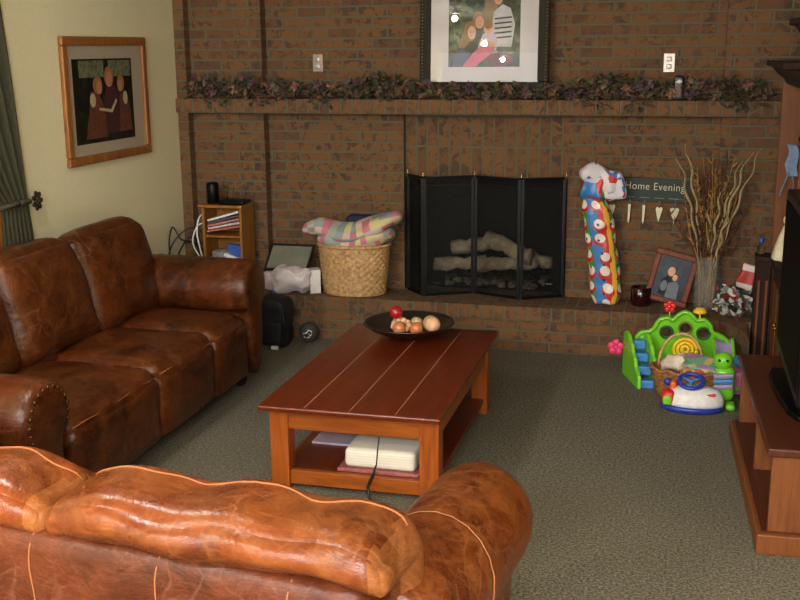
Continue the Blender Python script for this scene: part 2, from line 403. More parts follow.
o = B().box(-.85,-.76,7.14,7.2,.302,.345).box(-.84,-.77,7.13,7.14,.338,.345,1).build('valve_box', ['black_metal','steel']); tag(o, 'small dark gas valve box with a pale strip inside the firebox, right corner', 'box')
b = B(); random.seed(5)
for k in range(90):
    b.ball((random.uniform(-1.62,-.86),random.uniform(7.14,7.46),.30+random.uniform(.0,.03)),random.uniform(.02,.04),8,sc=(1,1,.6),nz=.5,nscale=20)
tag(b.build('ember_gravel', flat('ash_coloured_gravel',(110,98,82),.95,var=.5,scale=20)),'ash-coloured gravel spread under the fireplace logs','gravel',kind='stuff')
# screen
sp = [(-1.755,6.97),(-1.61,6.80),(-1.30,6.955),(-.975,6.83),(-.705,6.97)]
scn = thing('fireplace_screen', 'folding black mesh fireplace screen with small brass finials', 'fireplace screen', (-1.24,6.9,.293))
for i in range(4):
    a = Vector((*sp[i],0)); c = Vector((*sp[i+1],0)); d = (c-a).normalized()*.012; a2 = a+d; c2 = c-d; z0, z1 = .305, 1.075
    b = B(); up = Vector((0,0,1))
    for p in (a2,c2): b.bar(p+up*.296, p+up*z1, .018,.018, up=(0,1,0))
    b.bar(a2+up*z0, c2+up*z0, .016,.02); b.bar(a2+up*z1, c2+up*z1, .016,.02); b.bar(a2+up*(z1-.05), c2+up*(z1-.05), .005,.005)
    pn = b.build('panel', 'black_metal', scn)
    B().bar(a2+up*(z0+.385), c2+up*(z0+.385), .002, .76).build('mesh_sheet', 'mesh', pn)
for p in sp:
    B().lathe([(.004,0),(.009,.006),(.004,.012),(.009,.02),(.005,.03),(0,.034)], (p[0],p[1],1.084), 10).build('finial', 'brass', scn)

from mathutils.bvhtree import BVHTree
def surf(o):
    me = o.data; return BVHTree.FromPolygons([v.co.copy() for v in me.vertices], [tuple(p.vertices) for p in me.polygons])
def hit(bv, p, d, off=.001):
    h = bv.ray_cast(Vector(p), Vector(d)); return (h[0] - Vector(d)*off) if h[0] else None
# ------------------------------------------------------------------ sofas (local: x across, +y front)
def make_sofa(name, label, loc, rz, x0, x1, depth, lm, fm, seats, backs, arm_h=.64, seat_h=.46, back_h=.86, near=False, arm_w=.3, ext=(0,0), nails=True):
    t = thing(name, label, 'sofa', loc, rz)
    inner = x1-x0; xm = (x0+x1)/2; yb, yf = -depth/2, depth/2
    W = dict(world=False)
    b = B(); b.rbox((xm,(yb+.1+yf-.06)/2,.17),(inner+.06,depth-.16,.24),.03,8); b.build('base', fm, t, **W)
    b = B(); b.rbox((xm,yb+.11,.40 if near else .43),(inner+(.40 if near else .1),.2,.66 if near else .7),.05,16, nz=.006); bf = b.build('back_frame', fm, t, **W)
    if near:
        for sx in near: B().tube([q for q in (hit(surf(bf),(sx+.004*sin(k),-2,.12+.6*k/20),(0,1,0)) for k in range(21)) if q],.0022,6).build('seam','stitch',bf,**W)
    for side in (-1, 1):
        ah = arm_h+(0 if near or side < 0 else -.06); xc = (x0 if side < 0 else x1)+side*arm_w*.5; r = arm_w*.56; yf = depth/2+ext[0 if side < 0 else 1]; ya = yb+(.16 if near else 0)
        # rolled arm profile, lofted front to back with a rounded front
        def prof(k):
            pts = []
            hw = arm_w*.36*k; rr = r*(.35+.65*k); top = ah - r*(1-k)*.6
            pts.append((-hw,.05)); pts.append((hw,.05)); pts.append((hw,top-rr*1.5))
            for i in range(17):
                a = -PI*.28 + (PI*1.56)*i/16; pts.append((rr*cos(a), top-rr+rr*sin(a)))
            pts.append((-hw,top-rr*1.5)); return pts
        ys = [(ya+.02,.80),(ya+.05,.93),(ya+.12,1),(ya+.3,1),(0,1),(yf-.25,1),(yf-.1,1),(yf-.04,.97),(yf,.88),(yf+.02,.72)]
        P0 = prof(1); n = len(P0); vs = []; 
        for y, k in ys:
            for (u, z) in prof(k):
                p = Vector((xc+u, y, z)); p += noise.noise_vector(p*4.5+Vector((side*3,0,0)))*.009; vs.append(p)
        fs = [(i*n+k, i*n+(k+1)%n, (i+1)*n+(k+1)%n, (i+1)*n+k) for i in range(len(ys)-1) for k in range(n)]
        fs += [tuple(range(n))[::-1], tuple(range((len(ys)-1)*n, len(ys)*n))]
        arm = B().add(vs, fs, 0, True).build('arm', lm, t, subs=1, **W)
        # nailheads round the roll's front
        for i in range(26 if nails and side > 0 else 0):
            if i < 17:
                a = -PI*.22 + (PI*1.3)*i/16; p = (xc+(r*.78)*cos(a), yf+.012, ah-r+(r*.78)*sin(a))
            else: p = (xc-side*arm_w*.24, yf+.006, ah-r*1.5-(i-17)*.038)
            B().ball(p,.0085,8).build('nailhead','nail',arm,**W)
        # curved welt seam over the arm
        ym = yb+(.56 if near else .30)
        pts = [(xc+(r+.004)*cos(a), ym+.05*sin(a), ah-r+(r+.004)*sin(a)) for a in [(-.1+1.2*i/14)*PI for i in range(15)]]
        B().tube(pts,.0022,6).build('seam','stitch',arm,**W)
        for y in (yb+.1, yf-.1): B().lathe([(.022,0),(.034,.02),(.038,.05)],(xc-side*.02,y,0),12).build('foot','dark_wood',t,**W)
    yf = depth/2
    for i in range(len(seats)-1):
        a, c = seats[i], seats[i+1]; w2 = c-a
        o = B().rbox(((a+c)/2,.12+.0,seat_h-.09),(w2-.004,depth-.26+.02,.2),.06,16,bulge=(0,.02,.035),nz=.012,nscale=6,seed=i)
        # waterfall front panel belongs to the seat cushion
        o.rbox(((a+c)/2,yf-.035,seat_h-.2),(w2-.006,.11,.32),.045,10,nz=.01,nscale=6,seed=i+4)
        cu = o.build('seat_cushion', lm, t, **W)
        B().tube([(a+.02+(w2-.04)*k/8, yf+.005+.006*sin(k*2.1), seat_h-.035+.004*sin(k*3)) for k in range(9)],.002,6).build('seam','stitch',cu,**W)
    for i in range(len(backs)-1):
        a, c = backs[i], backs[i+1]; w2 = c-a; tilt = Matrix.Rotation(rad(15),3,'X')
        if not near:
            hh = back_h-seat_h+.07
            cu = B().rbox(((a+c)/2,yb+.25,(back_h+seat_h)/2+.02),(w2+.01,.22,hh+.04),.09,16,bulge=(.0,.045,.03),rot=tilt,nz=.016,nscale=5.5,seed=i+9).build('back_cushion', lm, t, **W)
            pts = [(a+.01,yb+.36,seat_h+.03)]
            B().tube([Vector(((a+.012), yb+.25, (back_h+seat_h)/2+.02)) + tilt @ Vector((0,.075+.02*sin(k*1.7)*.3,-hh/2+.06+(hh-.1)*k/8)) for k in range(9)],.002,6).build('seam','stitch',cu,**W)
        else:
            def ex(P, q, w2=w2):
                # slump: gathered ends, higher middle
                e = abs(q.x); P.z -= .035*e**6; P.y *= 1-.10*e**8
                P.z += .010*sin(P.x*19+1)*max(0,q.z); P.y += .006*sin(P.x*27)
                return P
            cu = B().rbox(((a+c)/2,yb+.145,.780),(w2+.015,.29,.118),.058,30,bulge=(0,.02,.014),nz=.014,nscale=5,seed=i+9,ex=ex)
            cu.rbox(((a+c)/2,yb+.27,.59),(w2-.02,.18,.40),.09,12,bulge=(0,.03,0),nz=.015,seed=i+2)
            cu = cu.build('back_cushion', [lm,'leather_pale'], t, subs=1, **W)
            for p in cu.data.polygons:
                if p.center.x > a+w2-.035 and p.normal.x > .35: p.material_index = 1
            bv = surf(cu); pts = []
            for k in range(61):
                x = a+.02+(w2-.04)*k/60
                h = hit(bv, (x, yb+.215+.010*sin(x*23)+.006*sin(x*41), 1.5), (0,0,-1))
                if h: pts.append(h)
            B().tube(pts,.003,6).build('piping','stitch',cu,**W)
    return t
make_sofa('leather_sofa', 'three-seat worn brown leather sofa along the cream left wall', (-2.775,4.53,0), rad(-90), -.91, .91, .93, 'leather','leather_dark',
          [-.91,-.48,.15,.91],[-1.02,-.30,.38,.91], arm_h=.745, back_h=.90)
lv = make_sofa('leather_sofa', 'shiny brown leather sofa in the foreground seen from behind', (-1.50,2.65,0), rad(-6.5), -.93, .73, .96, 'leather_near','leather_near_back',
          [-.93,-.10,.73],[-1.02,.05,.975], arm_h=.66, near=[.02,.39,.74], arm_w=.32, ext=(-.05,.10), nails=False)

# ------------------------------------------------------------------ coffee table
X0,X1,Y0,Y1,TZ = -1.71,-.905,4.11,5.58,.410
ct = thing('coffee_table', 'red-brown wooden coffee table with drawer apron and lower shelf', 'coffee table', ((X0+X1)/2,(Y0+Y1)/2,0))
tp = B().box(X0,X1,Y0,Y1,TZ-.022,TZ).build('table_top','red_wood',ct,bevel=.006)
b = B()
for x in (-1.50,-1.30,-1.10): b.box(x-.0012,x+.0012,Y0+.01,Y1-.01,TZ-.001,TZ+.0006)
b.build('plank_groove','groove',tp)
lx0,lx1,ly0,ly1 = -1.69,-.93,4.20,5.47
b = B(); b.box(lx0+.08,lx1-.08,ly0+.012,ly0+.035,TZ-.132,TZ-.022); b.build('drawer_front','warm_wood',ct,bevel=.003)
B().box(lx0+.08,lx1-.08,ly1-.035,ly1-.012,TZ-.132,TZ-.022).build('apron','warm_wood',ct,bevel=.003)
for x in (lx0+.012,lx1-.035): B().box(x,x+.023,ly0+.08,ly1-.08,TZ-.132,TZ-.022).build('apron','warm_wood',ct,bevel=.003)
for x in (lx0,lx1-.085):
    for y in (ly0,ly1-.085): B().box(x,x+.085,y,y+.085,0,TZ-.022).build('leg','warm_wood_z',ct,bevel=.004)
B().box(lx0+.02,lx1-.02,ly0+.02,ly1-.02,.062,.085).build('lower_shelf','red_wood',ct,bevel=.003)
for y in (ly0+.012,ly1-.04): B().box(lx0+.085,lx1-.085,y,y+.028,.022,.087).build('shelf_rail','warm_wood',ct,bevel=.003)
# bowl
bx,by,bz = -1.35,5.36,TZ
bw = B().lathe([(.07,0),(.08,.006),(.13,.018),(.19,.042),(.235,.075),(.243,.078),(.24,.084),(.228,.080),(.185,.052),(.13,.03),(.07,.02),(0,.018)],(bx,by,bz),48)
tag(bw.build('bowl', flat('dark_bowl',(34,24,18),.3,coat=.4)), 'wide dark wooden bowl on the far end of the coffee table', 'bowl')
yl = flat('mustard_ball',(150,120,40),.6)
balls = [(-.035,-.065,.036,'copper_b',(178,112,74),'copper-coloured ball at the front left of the bowl'),(.055,-.055,.036,'copper_c',(188,110,64),'orange copper ball at the front centre of the bowl'),
 (.03,.05,.036,'beige_ball',(182,160,118),'small beige ball behind the copper balls in the bowl'),(.118,.0,.042,'olive_ball',(170,156,104),'shiny olive-green ball on the right side of the bowl'),
 (-.06,.03,.038,'tan_ball',(196,150,110),'matt tan ball under the red ball in the bowl'),(.145,-.065,.04,'pink_tan',(204,158,124),'matt peach ball at the right front edge of the bowl')]
for dx,dy,r,nm,c,lab in balls:
    d = math.hypot(dx,dy); zf = .024 + max(0,(d-.08))*.33
    o = B().ball((0,0,0),r,24,nz=.045).build('decorative_ball', flat(nm,c,.28 if 'matt' not in lab else .8,var=.25,scale=18,coat=.3 if 'matt' not in lab else 0)); o.location = (bx+dx,by+dy,bz+zf+r)
    tag(o, lab, 'decorative ball', 'balls in the bowl')
o = B().ball((0,0,0),.036,24).build('decorative_ball', flat('red_lacquer',(150,24,34),.22,coat=.6,var=.15)); o.location = (bx-.068,by+.0,bz+.128); tag(o,'glossy dark red ball on top of the others in the bowl','decorative ball','balls in the bowl')
# knitted ring carrying the copper ball and the red one
b = B()
for k in range(9): a = k/9*2*PI; b.ball((bx-.035+.043*cos(a),by-.035+.03*sin(a)+.01,bz+.065+.018*sin(a)),.016,10,nz=.2)
tag(b.build('bead_ring',flat('tan_beads',(206,160,128),.8,var=.3)),'lumpy tan bead ring lying among the balls in the bowl','decoration')
# below: white ream + book + cord
pr = NT('printed_white_paper'); f = pr.n('ShaderNodeTexWave'); pr.l(pr.co(), f.inputs['Vector']); f.bands_direction='Z'; f.inputs['Scale'].default_value = 26
pr.base(pr.ramp(f.outputs['Fac'],[(.0,s2l((206,200,188))),(.3,s2l((222,216,202)))])); pr.set(Roughness=.7)
o = B().box(-1.40,-1.03,4.25,4.50,.085,.101).build('photo_album', flat('pink_brown_cover',(150,84,84),.5,var=.3,scale=60), bevel=.003); tag(o,'thin mauve-covered album under the white bundle on the table shelf','album')
o = B().rbox((0,0,.0),(.32,.23,.088),.022,14,nz=.003).build('paper_bundle', pr.m); o.location = (-1.21,4.38,.145); tag(o,'thick white paper bundle with rounded end on the coffee table shelf','paper')
o = B().box(-1.62,-1.40,4.55,4.75,.085,.095).build('leaflet', flat('lilac_leaflet',(190,170,190),.6), bevel=.001); tag(o,'pale lilac leaflet at the back left of the coffee table shelf','paper')
cd = B().tube([(-1.19,4.195,.28),(-1.195,4.186,.22),(-1.20,4.184,.16),(-1.215,4.178,.11),(-1.235,4.165,.06),(-1.225,4.15,.02),(-1.20,4.12,.006),(-1.19,4.05,.005)],[.003,.003,.003,.007,.008,.006,.004,.003],8)
tag(cd.build('cable','black'),'thin black cable hanging down the front of the coffee table','cable')

# ------------------------------------------------------------------ pictures
def ell(cx, cy, rx, ry, n=20): return [(cx+rx*cos(2*PI*k/n), cy+ry*sin(2*PI*k/n)) for k in range(n)]
def sheet(b, pts, f, mi, lvl): b.prism(pts, .0006, lambda u,v,t: f(u,v,lvl*.0008+t), mi)
# big photo over the mantel: leans back slightly, top against the wall
TL = rad(2.6)
bp = thing('framed_photo', 'large family photograph in dark beaded frame above the mantel', 'picture', (-1.238,6.90,1.578))
def fbig(u,v,t): return (-1.238+u, 6.905+v*sin(TL)-t*cos(TL), 1.635+v*cos(TL)*.98+t*sin(TL))
def ring(b, w0,w1,h0,h1, th, d0, d1, f, mi=0):
    """picture frame bars: outer w0..w1,h0..h1 with thickness th"""
    for (a,c,e,g) in ((w0,w1,h0,h0+th),(w0,w1,h1-th,h1),(w0,w0+th,h0+th,h1-th),(w1-th,w1,h0+th,h1-th)):
        b.prism([(a,e),(c,e),(c,g),(a,g)], d1-d0, lambda u,v,t: f(u,v,d0+t), mi)
b = B(); ring(b,-.412,.412,-.02,.93,.07,0,.03,fbig)
fr = b.build('frame','bronze',bp,bevel=.006)
b = B()
for k in range(44):
    for s_ in (-1,1): b.ball(fbig(s_*.395,.0+k*.0208,.034),.0065,6)
for k in range(38): b.ball(fbig(-.37+k*.02,.0,.034),.0065,6)
b.build('beading', flat('aged_gold_beads',(132,112,60),.35,.7,var=.5,scale=90), fr)
b = B(); b.prism([(-.345,.03),(.345,.03),(.345,.9),(-.345,.9)],.004,lambda u,v,t: fbig(u,v,.012+t)); b.build('mat_board','mat_white',bp)
b = B(); F = lambda u,v,t: fbig(u*.87-.0,v-.01,.0162+t)
P = [(-.262,.155),(.262,.155),(.262,.77),(-.262,.77)]
sheet(b,P,F,0,0)
cream, pinkm, stripe, jean = 5,4,6,7
sheet(b,[(.0,.40),(.09,.40),(.11,.77),(.0,.77)],F,8,1)
for (cx,cy) in ((.07,.56),): pass
# standing figure right
sheet(b,[(.07,.28),(.20,.28),(.225,.42),(.19,.52),(.13,.545),(.07,.5),(.05,.38)],F,stripe,2); sheet(b,ell(.10,.60,.045,.055),F,2,2); sheet(b,ell(.10,.585,.034,.044),F,1,3)
for k in range(5): sheet(b,[(.075,.33+k*.03),(.2,.34+k*.03),(.2,.35+k*.03),(.075,.34+k*.03)],F,3,3)
# two children and a baby
sheet(b,[(-.20,.20),(-.02,.2),(-.05,.33),(-.1,.38),(-.17,.34)],F,3,2); sheet(b,ell(-.10,.38,.05,.065),F,9,3); sheet(b,ell(-.09,.37,.03,.042),F,1,4)
sheet(b,ell(-.04,.45,.045,.05),F,9,4); sheet(b,ell(-.033,.435,.032,.04),F,1,5)
sheet(b,[(-.05,.26),(.09,.26),(.10,.33),(.05,.385),(-.01,.36)],F,cream,5); sheet(b,ell(.03,.40,.034,.04),F,1,6); sheet(b,ell(.03,.42,.034,.028),F,9,7)
sheet(b,[(-.16,.157),(-.06,.157),(.06,.24),(.09,.28),(-.02,.29),(-.08,.24)],F,pinkm,6)
sheet(b,[(-.23,.157),(-.15,.157),(-.10,.24),(-.16,.27),(-.22,.22)],F,jean,5)
sheet(b,ell(.12,.2,.09,.045),F,10,4)
sheet(b,[(-.075,.27),(-.015,.27),(-.01,.40),(-.055,.42)],F,3,3); sheet(b,[(-.155,.37),(-.12,.40),(-.11,.30),(-.15,.27),(-.19,.28)],F,9,4); sheet(b,ell(.01,.31,.045,.014),F,1,6); sheet(b,ell(.045,.295,.04,.014),F,1,6)
for (ex_,ey_,el_) in ((-.10,.374,5),(-.08,.374,5),(-.043,.44,6),(-.023,.44,6),(.02,.402,7),(.038,.402,7),(.088,.59,4),(.112,.59,4)): sheet(b,ell(ex_,ey_,.0035,.0035,8),F,3,el_)
for (ex_,ey_,el_) in ((-.09,.352,5),(-.033,.417,6),(.03,.386,7),(.10,.566,4)): sheet(b,ell(ex_,ey_,.009,.003,8),F,4,el_)
for k in range(6): sheet(b,ell(-.23+.07*k,.70-.02*(k%3),.03,.022),F,11,1)
b.build('photo',['photo_green','skin','hair_dark','black_cloth','pink_toy' and flat('photo_pink',(206,84,108),.5),flat('photo_lilac',(206,182,204),.5),flat('photo_white',(206,204,204),.5),flat('photo_denim',(52,58,92),.5),flat('photo_bark',(140,112,76),.5),'hair',flat('photo_rust',(120,44,30),.6),flat('photo_sunlit_leaf',(104,116,52),.6)],bp)
g = NT('picture_glass'); g.base((1,1,1)); g.set(Roughness=0.0); g.b.inputs['Transmission Weight'].default_value=1; g.b.inputs['IOR'].default_value=1.35
b = B(); b.prism([(-.345,.03),(.345,.03),(.345,.9),(-.345,.9)],.002,lambda u,v,t: fbig(u,v,.025+t)); b.build('glazing',g.m,bp)

# left wall picture (generic group of readers)
lp = thing('framed_picture', 'oak-framed picture of three seated readers on the cream wall', 'picture', (-3.33,5.885,1.616))
def fl(u,v,t): return (-3.33+t, 5.885+u, 1.616+v)
b = B(); ring(b,-.485,.485,-.36,.36,.05,0,.03,fl); b.build('frame','oak_frame',lp,bevel=.008)
b = B(); b.prism([(-.437,-.312),(.437,-.312),(.437,.312),(-.437,.312)],.01,fl); b.build('mat_board','mat_grey',lp)
b = B(); F = lambda u,v,t: fl(u*1.06-.01,v,.011+t)
sheet(b,[(-.345,-.245),(.30,-.245),(.30,.235),(-.345,.235)],F,0,0)
sheet(b,[(-.28,.13),(.28,.13),(.28,.225),(-.28,.225)],F,5,1); sheet(b,[(-.02,.1),(.03,.1),(.03,.235),(-.02,.235)],F,0,2)
sheet(b,[(-.02,-.2),(.16,-.2),(.14,.02),(.08,.1),(.0,.08),(-.04,-.02)],F,6,2)
sheet(b,ell(.03,.13,.05,.06),F,2,3); sheet(b,ell(.03,.115,.033,.045),F,1,4)
sheet(b,[(-.25,-.22),(-.02,-.22),(-.04,-.05),(-.1,.05),(-.18,.05),(-.2,-.05)],F,3,5); sheet(b,ell(-.1,.085,.05,.05),F,2,6); sheet(b,ell(-.085,.07,.03,.038),F,1,7)
sheet(b,[(.12,-.2),(.27,-.2),(.24,-.02),(.2,.05),(.14,.02)],F,3,5); sheet(b,ell(.155,.09,.04,.05),F,2,6); sheet(b,ell(.145,.075,.026,.036),F,1,7)
sheet(b,[(-.10,-.045),(.03,-.06),(.09,.0),(.1,-.015),(.04,-.08),(-.1,-.06)],F,4,8)
sheet(b,ell(-.16,.0,.03,.04),F,4,6); sheet(b,ell(.2,.0,.025,.04),F,4,6)
b.build('print',['photo_dark',flat('print_skin',(170,120,84),.6),flat('print_hair',(150,96,52),.6),flat('print_brick_dress',(92,48,34),.7,var=.4,scale=50),flat('print_cream',(176,158,120),.7),flat('print_window',(96,100,76),.6,var=.5,scale=40),flat('print_maroon',(64,28,26),.7)],lp)

# ------------------------------------------------------------------ curtain
cu = thing('curtain', 'dark green pleated curtain tied back beside the left wall window', 'curtain', (-3.2,4.7,1.1))
def cur(u, v):
    z = .02+ (2.42)*v
    zt = 1.13
    if z > zt: k = (z-zt)/(2.44-zt); yr = 4.93-.02*k-.12*k**1.5*0 - .13*k; yl = 4.70-1.0*k**.8
    else: k = (zt-z)/zt; yr = 4.93+.03*min(1,k*4); yl = 4.70-.06*k
    y = yl+(yr-yl)*u; amp = .018+.012*min(1,abs(z-zt)*2)
    return (-3.29+.75*amp*sin(u*2*PI*7+z*.8), y, z)
B().grid(cur,110,40).build('drape','curtain',cu,solid=.006,recalc=False)
b = B(); b.tube([(-3.29+.034*cos(a),4.815+.135*sin(a),1.13+.012*cos(a)) for a in [k/24*2*PI for k in range(25)]],.013,8)
tb = b.build('tieback',flat('braided_tieback',(70,62,48),.8,var=.6,scale=90),cu)
b = B()
for k in range(7): a = k/7*2*PI; b.ball((-3.25,4.965+.03*cos(a),1.135+.035*sin(a)),.014,8,sc=(.6,1.5,1),rot=Matrix.Rotation(a,3,'X'))
b.ball((-3.24,4.965,1.135),.014,10); b.build('holdback','bronze',cu)
B().tube([(-3.2,3.1,2.45),(-3.2,5.0,2.45)],.014,10).build('rod','bronze',cu)

# ------------------------------------------------------------------ oak cabinet and what it carries
ox0,ox1,oy0,oy1,oz0,oz1 = -3.085,-2.80,6.60,6.815,.293,.872
oc = thing('oak_cabinet', 'small open oak cabinet on the hearth behind the left sofa arm', 'cabinet', ((ox0+ox1)/2,6.7,.293))
b = B(); b.box(ox0,ox0+.018,oy0,oy1,oz0,oz1); b.build('side_panel','oak',oc,bevel=.002)
B().box(ox1-.018,ox1,oy0,oy1,oz0,oz1).build('side_panel','oak',oc,bevel=.002)
B().box(ox0-.022,ox1+.008,oy0-.015,oy1,oz1,oz1+.018).build('top','oak',oc,bevel=.004)
B().box(ox0+.018,ox1-.018,oy1-.008,oy1,oz0,oz1).build('back_panel','oak',oc)
for z in (oz0+.02,.5,.70-.03): B().box(ox0+.018,ox1-.018,oy0+.005,oy1-.008,z,z+.014).build('shelf','oak',oc,bevel=.002)
zz = .684
for k,(c,lab) in enumerate([((176,92,86),'dull red magazine'),((190,184,176),'white magazine'),((186,110,108),'pink magazine'),((70,74,84),'dark grey magazine'),((220,216,210),'white paper pad')]):
    o = B().box(-.115,.115,-.085,.085,-.007,.007).build('magazine', flat('magazine_%d'%k,c,.5,var=.3,scale=50), bevel=.001)
    o.location = (-2.942+.004*(k%2), 6.70, zz+.045+k*.021); o.rotation_euler = (0,rad(-10-1.5*k),0)
    tag(o, lab+' in the slanting stack on the top shelf of the oak cabinet', 'magazine','papers in the oak cabinet')
o = B().rbox((0,0,0),(.14,.14,.06),.025,8,nz=.02,nscale=20).build('crumpled_paper', flat('grey_print_paper',(130,126,128),.7,var=.6,scale=60)); o.location=(-2.98,6.70,.545); tag(o,'crumpled grey paper on the middle shelf of the oak cabinet','paper')
o = B().box(-.055,.055,-.02,.02,-.05,.05).build('folder', flat('blue_folder',(52,84,168),.5), bevel=.004); o.location=(-2.875,6.66,.567); o.rotation_euler=(0,rad(8),0); tag(o,'bright blue box file in the oak cabinet','folder')
o = B().rbox((0,0,0),(.14,.035,.03),.014,8).build('handset', 'white'); o.location=(-2.885,6.632,.53); o.rotation_euler=(0,rad(20),0); tag(o,'white handset sticking out low in the oak cabinet','phone')
tz = oz1+.019
o = B().lathe([(.036,0),(.042,.01),(.042,.125),(.036,.14),(0,.142)],(-3.035,6.68,tz),24).build('speaker','black_gloss'); tag(o,'black cylindrical speaker on the left end of the oak cabinet','speaker')
rt = thing('router_tray','black low tray with thin wire aerials on the oak cabinet','tray',(-2.89,6.69,tz))
B().rbox((-2.885,6.69,tz+.014),(.19,.14,.028),.012,8).build('tray_body','black_gloss',rt)
for x in (-2.95,-2.91,-2.82): B().tube([(x,6.72,tz+.025),(x+.004,6.74,tz+.11)],.0022,6).build('aerial','black_metal',rt)
B().tube([(-2.97,6.63,tz+.05),(-2.87,6.62,tz+.042),(-2.80,6.65,tz+.06)],.002,6).build('aerial','black_metal',rt)
random.seed(3)
cabs = [
 ([(-3.09,6.70,.66),(-3.20,6.66,.72),(-3.30,6.58,.62),(-3.31,6.50,.45),(-3.30,6.52,.31)],'black','outermost black cable looping down the wall left of the oak cabinet'),
 ([(-3.09,6.72,.56),(-3.18,6.64,.66),(-3.24,6.6,.60),(-3.27,6.6,.50),(-3.2,6.62,.40),(-3.13,6.66,.34)],'black','black cable making a round loop beside the oak cabinet'),
 ([(-3.09,6.70,.52),(-3.15,6.62,.62),(-3.22,6.55,.66),(-3.28,6.55,.74),(-3.3,6.53,.60),(-3.27,6.52,.36)],'black','tangled black cable peaking highest beside the oak cabinet'),
 ([(-3.09,6.68,.76),(-3.13,6.62,.74),(-3.16,6.6,.64),(-3.13,6.62,.54),(-3.1,6.66,.50)],'white','white cable curving out of the side of the oak cabinet'),
 ([(-3.09,6.74,.82),(-3.12,6.64,.80),(-3.125,6.6,.70),(-3.11,6.6,.60),(-3.1,6.66,.42)],'white','inner white cable hugging the oak cabinet side')]
def smooth(pts, n=8):
    out = []; P = [Vector(p) for p in pts]; P = [P[0]*2-P[1]] + P + [P[-1]*2-P[-2]]
    for i in range(1, len(P)-2):
        for k in range(n):
            t = k/n; a,b_,c,d = P[i-1:i+3]
            out.append(.5*((2*b_)+(c-a)*t+(2*a-5*b_+4*c-d)*t*t+(3*b_-a-3*c+d)*t**3))
    return out+[P[-2]]
for pts,m,lab in cabs: tag(B().tube(smooth(pts),.0055,7).build('cable',m),lab,'cable','cables beside the oak cabinet')

# ------------------------------------------------------------------ items on the hearth, left
# leaning dark-framed panel
pf = thing('picture_frame','black-framed grey panel leaning on the brick wall left of the basket','picture frame',(-2.56,6.78,.293))
def fp2(u,v,t):
    a = rad(48); q = Vector((u+v*.10, v*sin(a)-t*cos(a), v*cos(a)+t*sin(a)))
    return (-2.55+q.x, 6.74+q.y*.6, .43+q.z)
b = B(); ring(b,-.16,.15,-.0,.24,.014,0,.018,fp2); b.build('frame','black',pf,bevel=.002)
B().prism([(-.15,.01),(.14,.01),(.14,.23),(-.15,.23)],.006,lambda u,v,t: fp2(u,v,.004+t)).build('panel',flat('grey_glass_panel',(112,112,100),.25,var=.15,scale=6,coat=.3),pf)
o = B().rbox((-2.57,6.80,.36),(.30,.16,.134),.03,10,nz=.01,nscale=12).build('paper_stack',flat('lilac_paper',(196,178,190),.6,var=.2,scale=20)); tag(o,'pile of pale lilac paper under the leaning black frame','paper')
def bag(o, c, size, seed, mat, name, lab, cat='bag', nz=.05, n=22, ns=14):
    b = B(); b.rbox(c,size,min(size)*.45,n,nz=nz,nscale=ns,seed=seed); q = b.build(name,mat); return tag(q,lab,cat)
bag(None,(-2.50,6.70,.385),(.27,.13,.18),3,'bagwhite','plastic_bag','crumpled white plastic bag on the hearth beside the wicker basket',nz=.03)
o = B().box(-.035,.035,-.05,.05,0,.16).build('carton','white',bevel=.003); o.location=(-2.355,6.76,.294); o.rotation_euler=(0,0,rad(25)); tag(o,'white carton squeezed between the white bag and the wicker basket','box')
o = B().rbox((-2.60,6.668,.305),(.05,.03,.024),.01,6).build('box_lid','blue_toy'); tag(o,'small light blue lid on the hearth edge by the sofa','lid')
# laundry basket (tapered oval, woven)
bk = thing('wicker_basket','tall tan wicker laundry basket on the hearth','basket',(-2.085,6.80,.293))
prof = []; rows = 15
for i in range(rows*2+1):
    z = i/(rows*2)*.33; prof.append((.208+.032*(z/.33)**.8, z))
nb = 144
b = B(); b.lathe(prof+[(.228,.33),(.22,.30),(.19,.02),(0,.02)],(-2.085,6.80,.295),nb,sy=.72,
  fn=lambda a,i: (1+(.014+.034*sin(a*26+(PI if (i//2)%2 else 0))) if i%2 else 1-.012) if i < rows*2 else 1)
b.build('body','wicker',bk)
rim = [(-2.085+.243*cos(a),6.80+.243*.72*sin(a),.63) for a in [k/48*2*PI for k in range(49)]]
B().tube(rim,.013,8).build('rim','wicker',bk)
o = B().rbox((-2.05,6.86,.74),(.2,.12,.16),.04,10,nz=.01).build('folded_cloth','navy'); tag(o,'dark navy cloth poking up behind the plaid blanket in the basket','cloth')
b = B()
def bundle(pts, rad_, seed):
    P = smooth(pts, 10); n = 28; m = len(P); vs = []; uv = []
    for i, p in enumerate(P):
        k = min(i, m-1-i)/ (m*.5); rr = rad_*min(1, .35+1.6*k**.5*.7)
        d = (P[min(i+1,m-1)]-P[max(i-1,0)]).normalized(); up = Vector((0,0,1)); w2 = Vector((0,1,0)); u = d.cross(w2).normalized()
        for j in range(n+1):
            a = 2*PI*j/n; q = u*cos(a)*rr*.72 + w2*sin(a)*rr*1.35
            q *= 1+.48*noise.noise(p*7+q*9+Vector((seed,)*3)); vs.append(p+q); uv.append((i/m*.75+seed*.1, j/n*.55))
    fs = [(i*(n+1)+j, i*(n+1)+j+1, (i+1)*(n+1)+j+1, (i+1)*(n+1)+j) for i in range(m-1) for j in range(n)]
    fs += [tuple(range(n))[::-1], tuple(range((m-1)*(n+1), (m-1)*(n+1)+n))]
    b.add(vs, fs, 0, True, uv)
bundle([(-2.42,6.76,.72),(-2.28,6.76,.735),(-2.15,6.75,.715),(-2.04,6.76,.71),(-1.92,6.77,.77),(-1.75,6.78,.83)],.092,1)
bundle([(-2.32,6.77,.67),(-2.18,6.77,.66),(-2.03,6.77,.66),(-1.91,6.78,.69),(-1.81,6.78,.72)],.10,2)
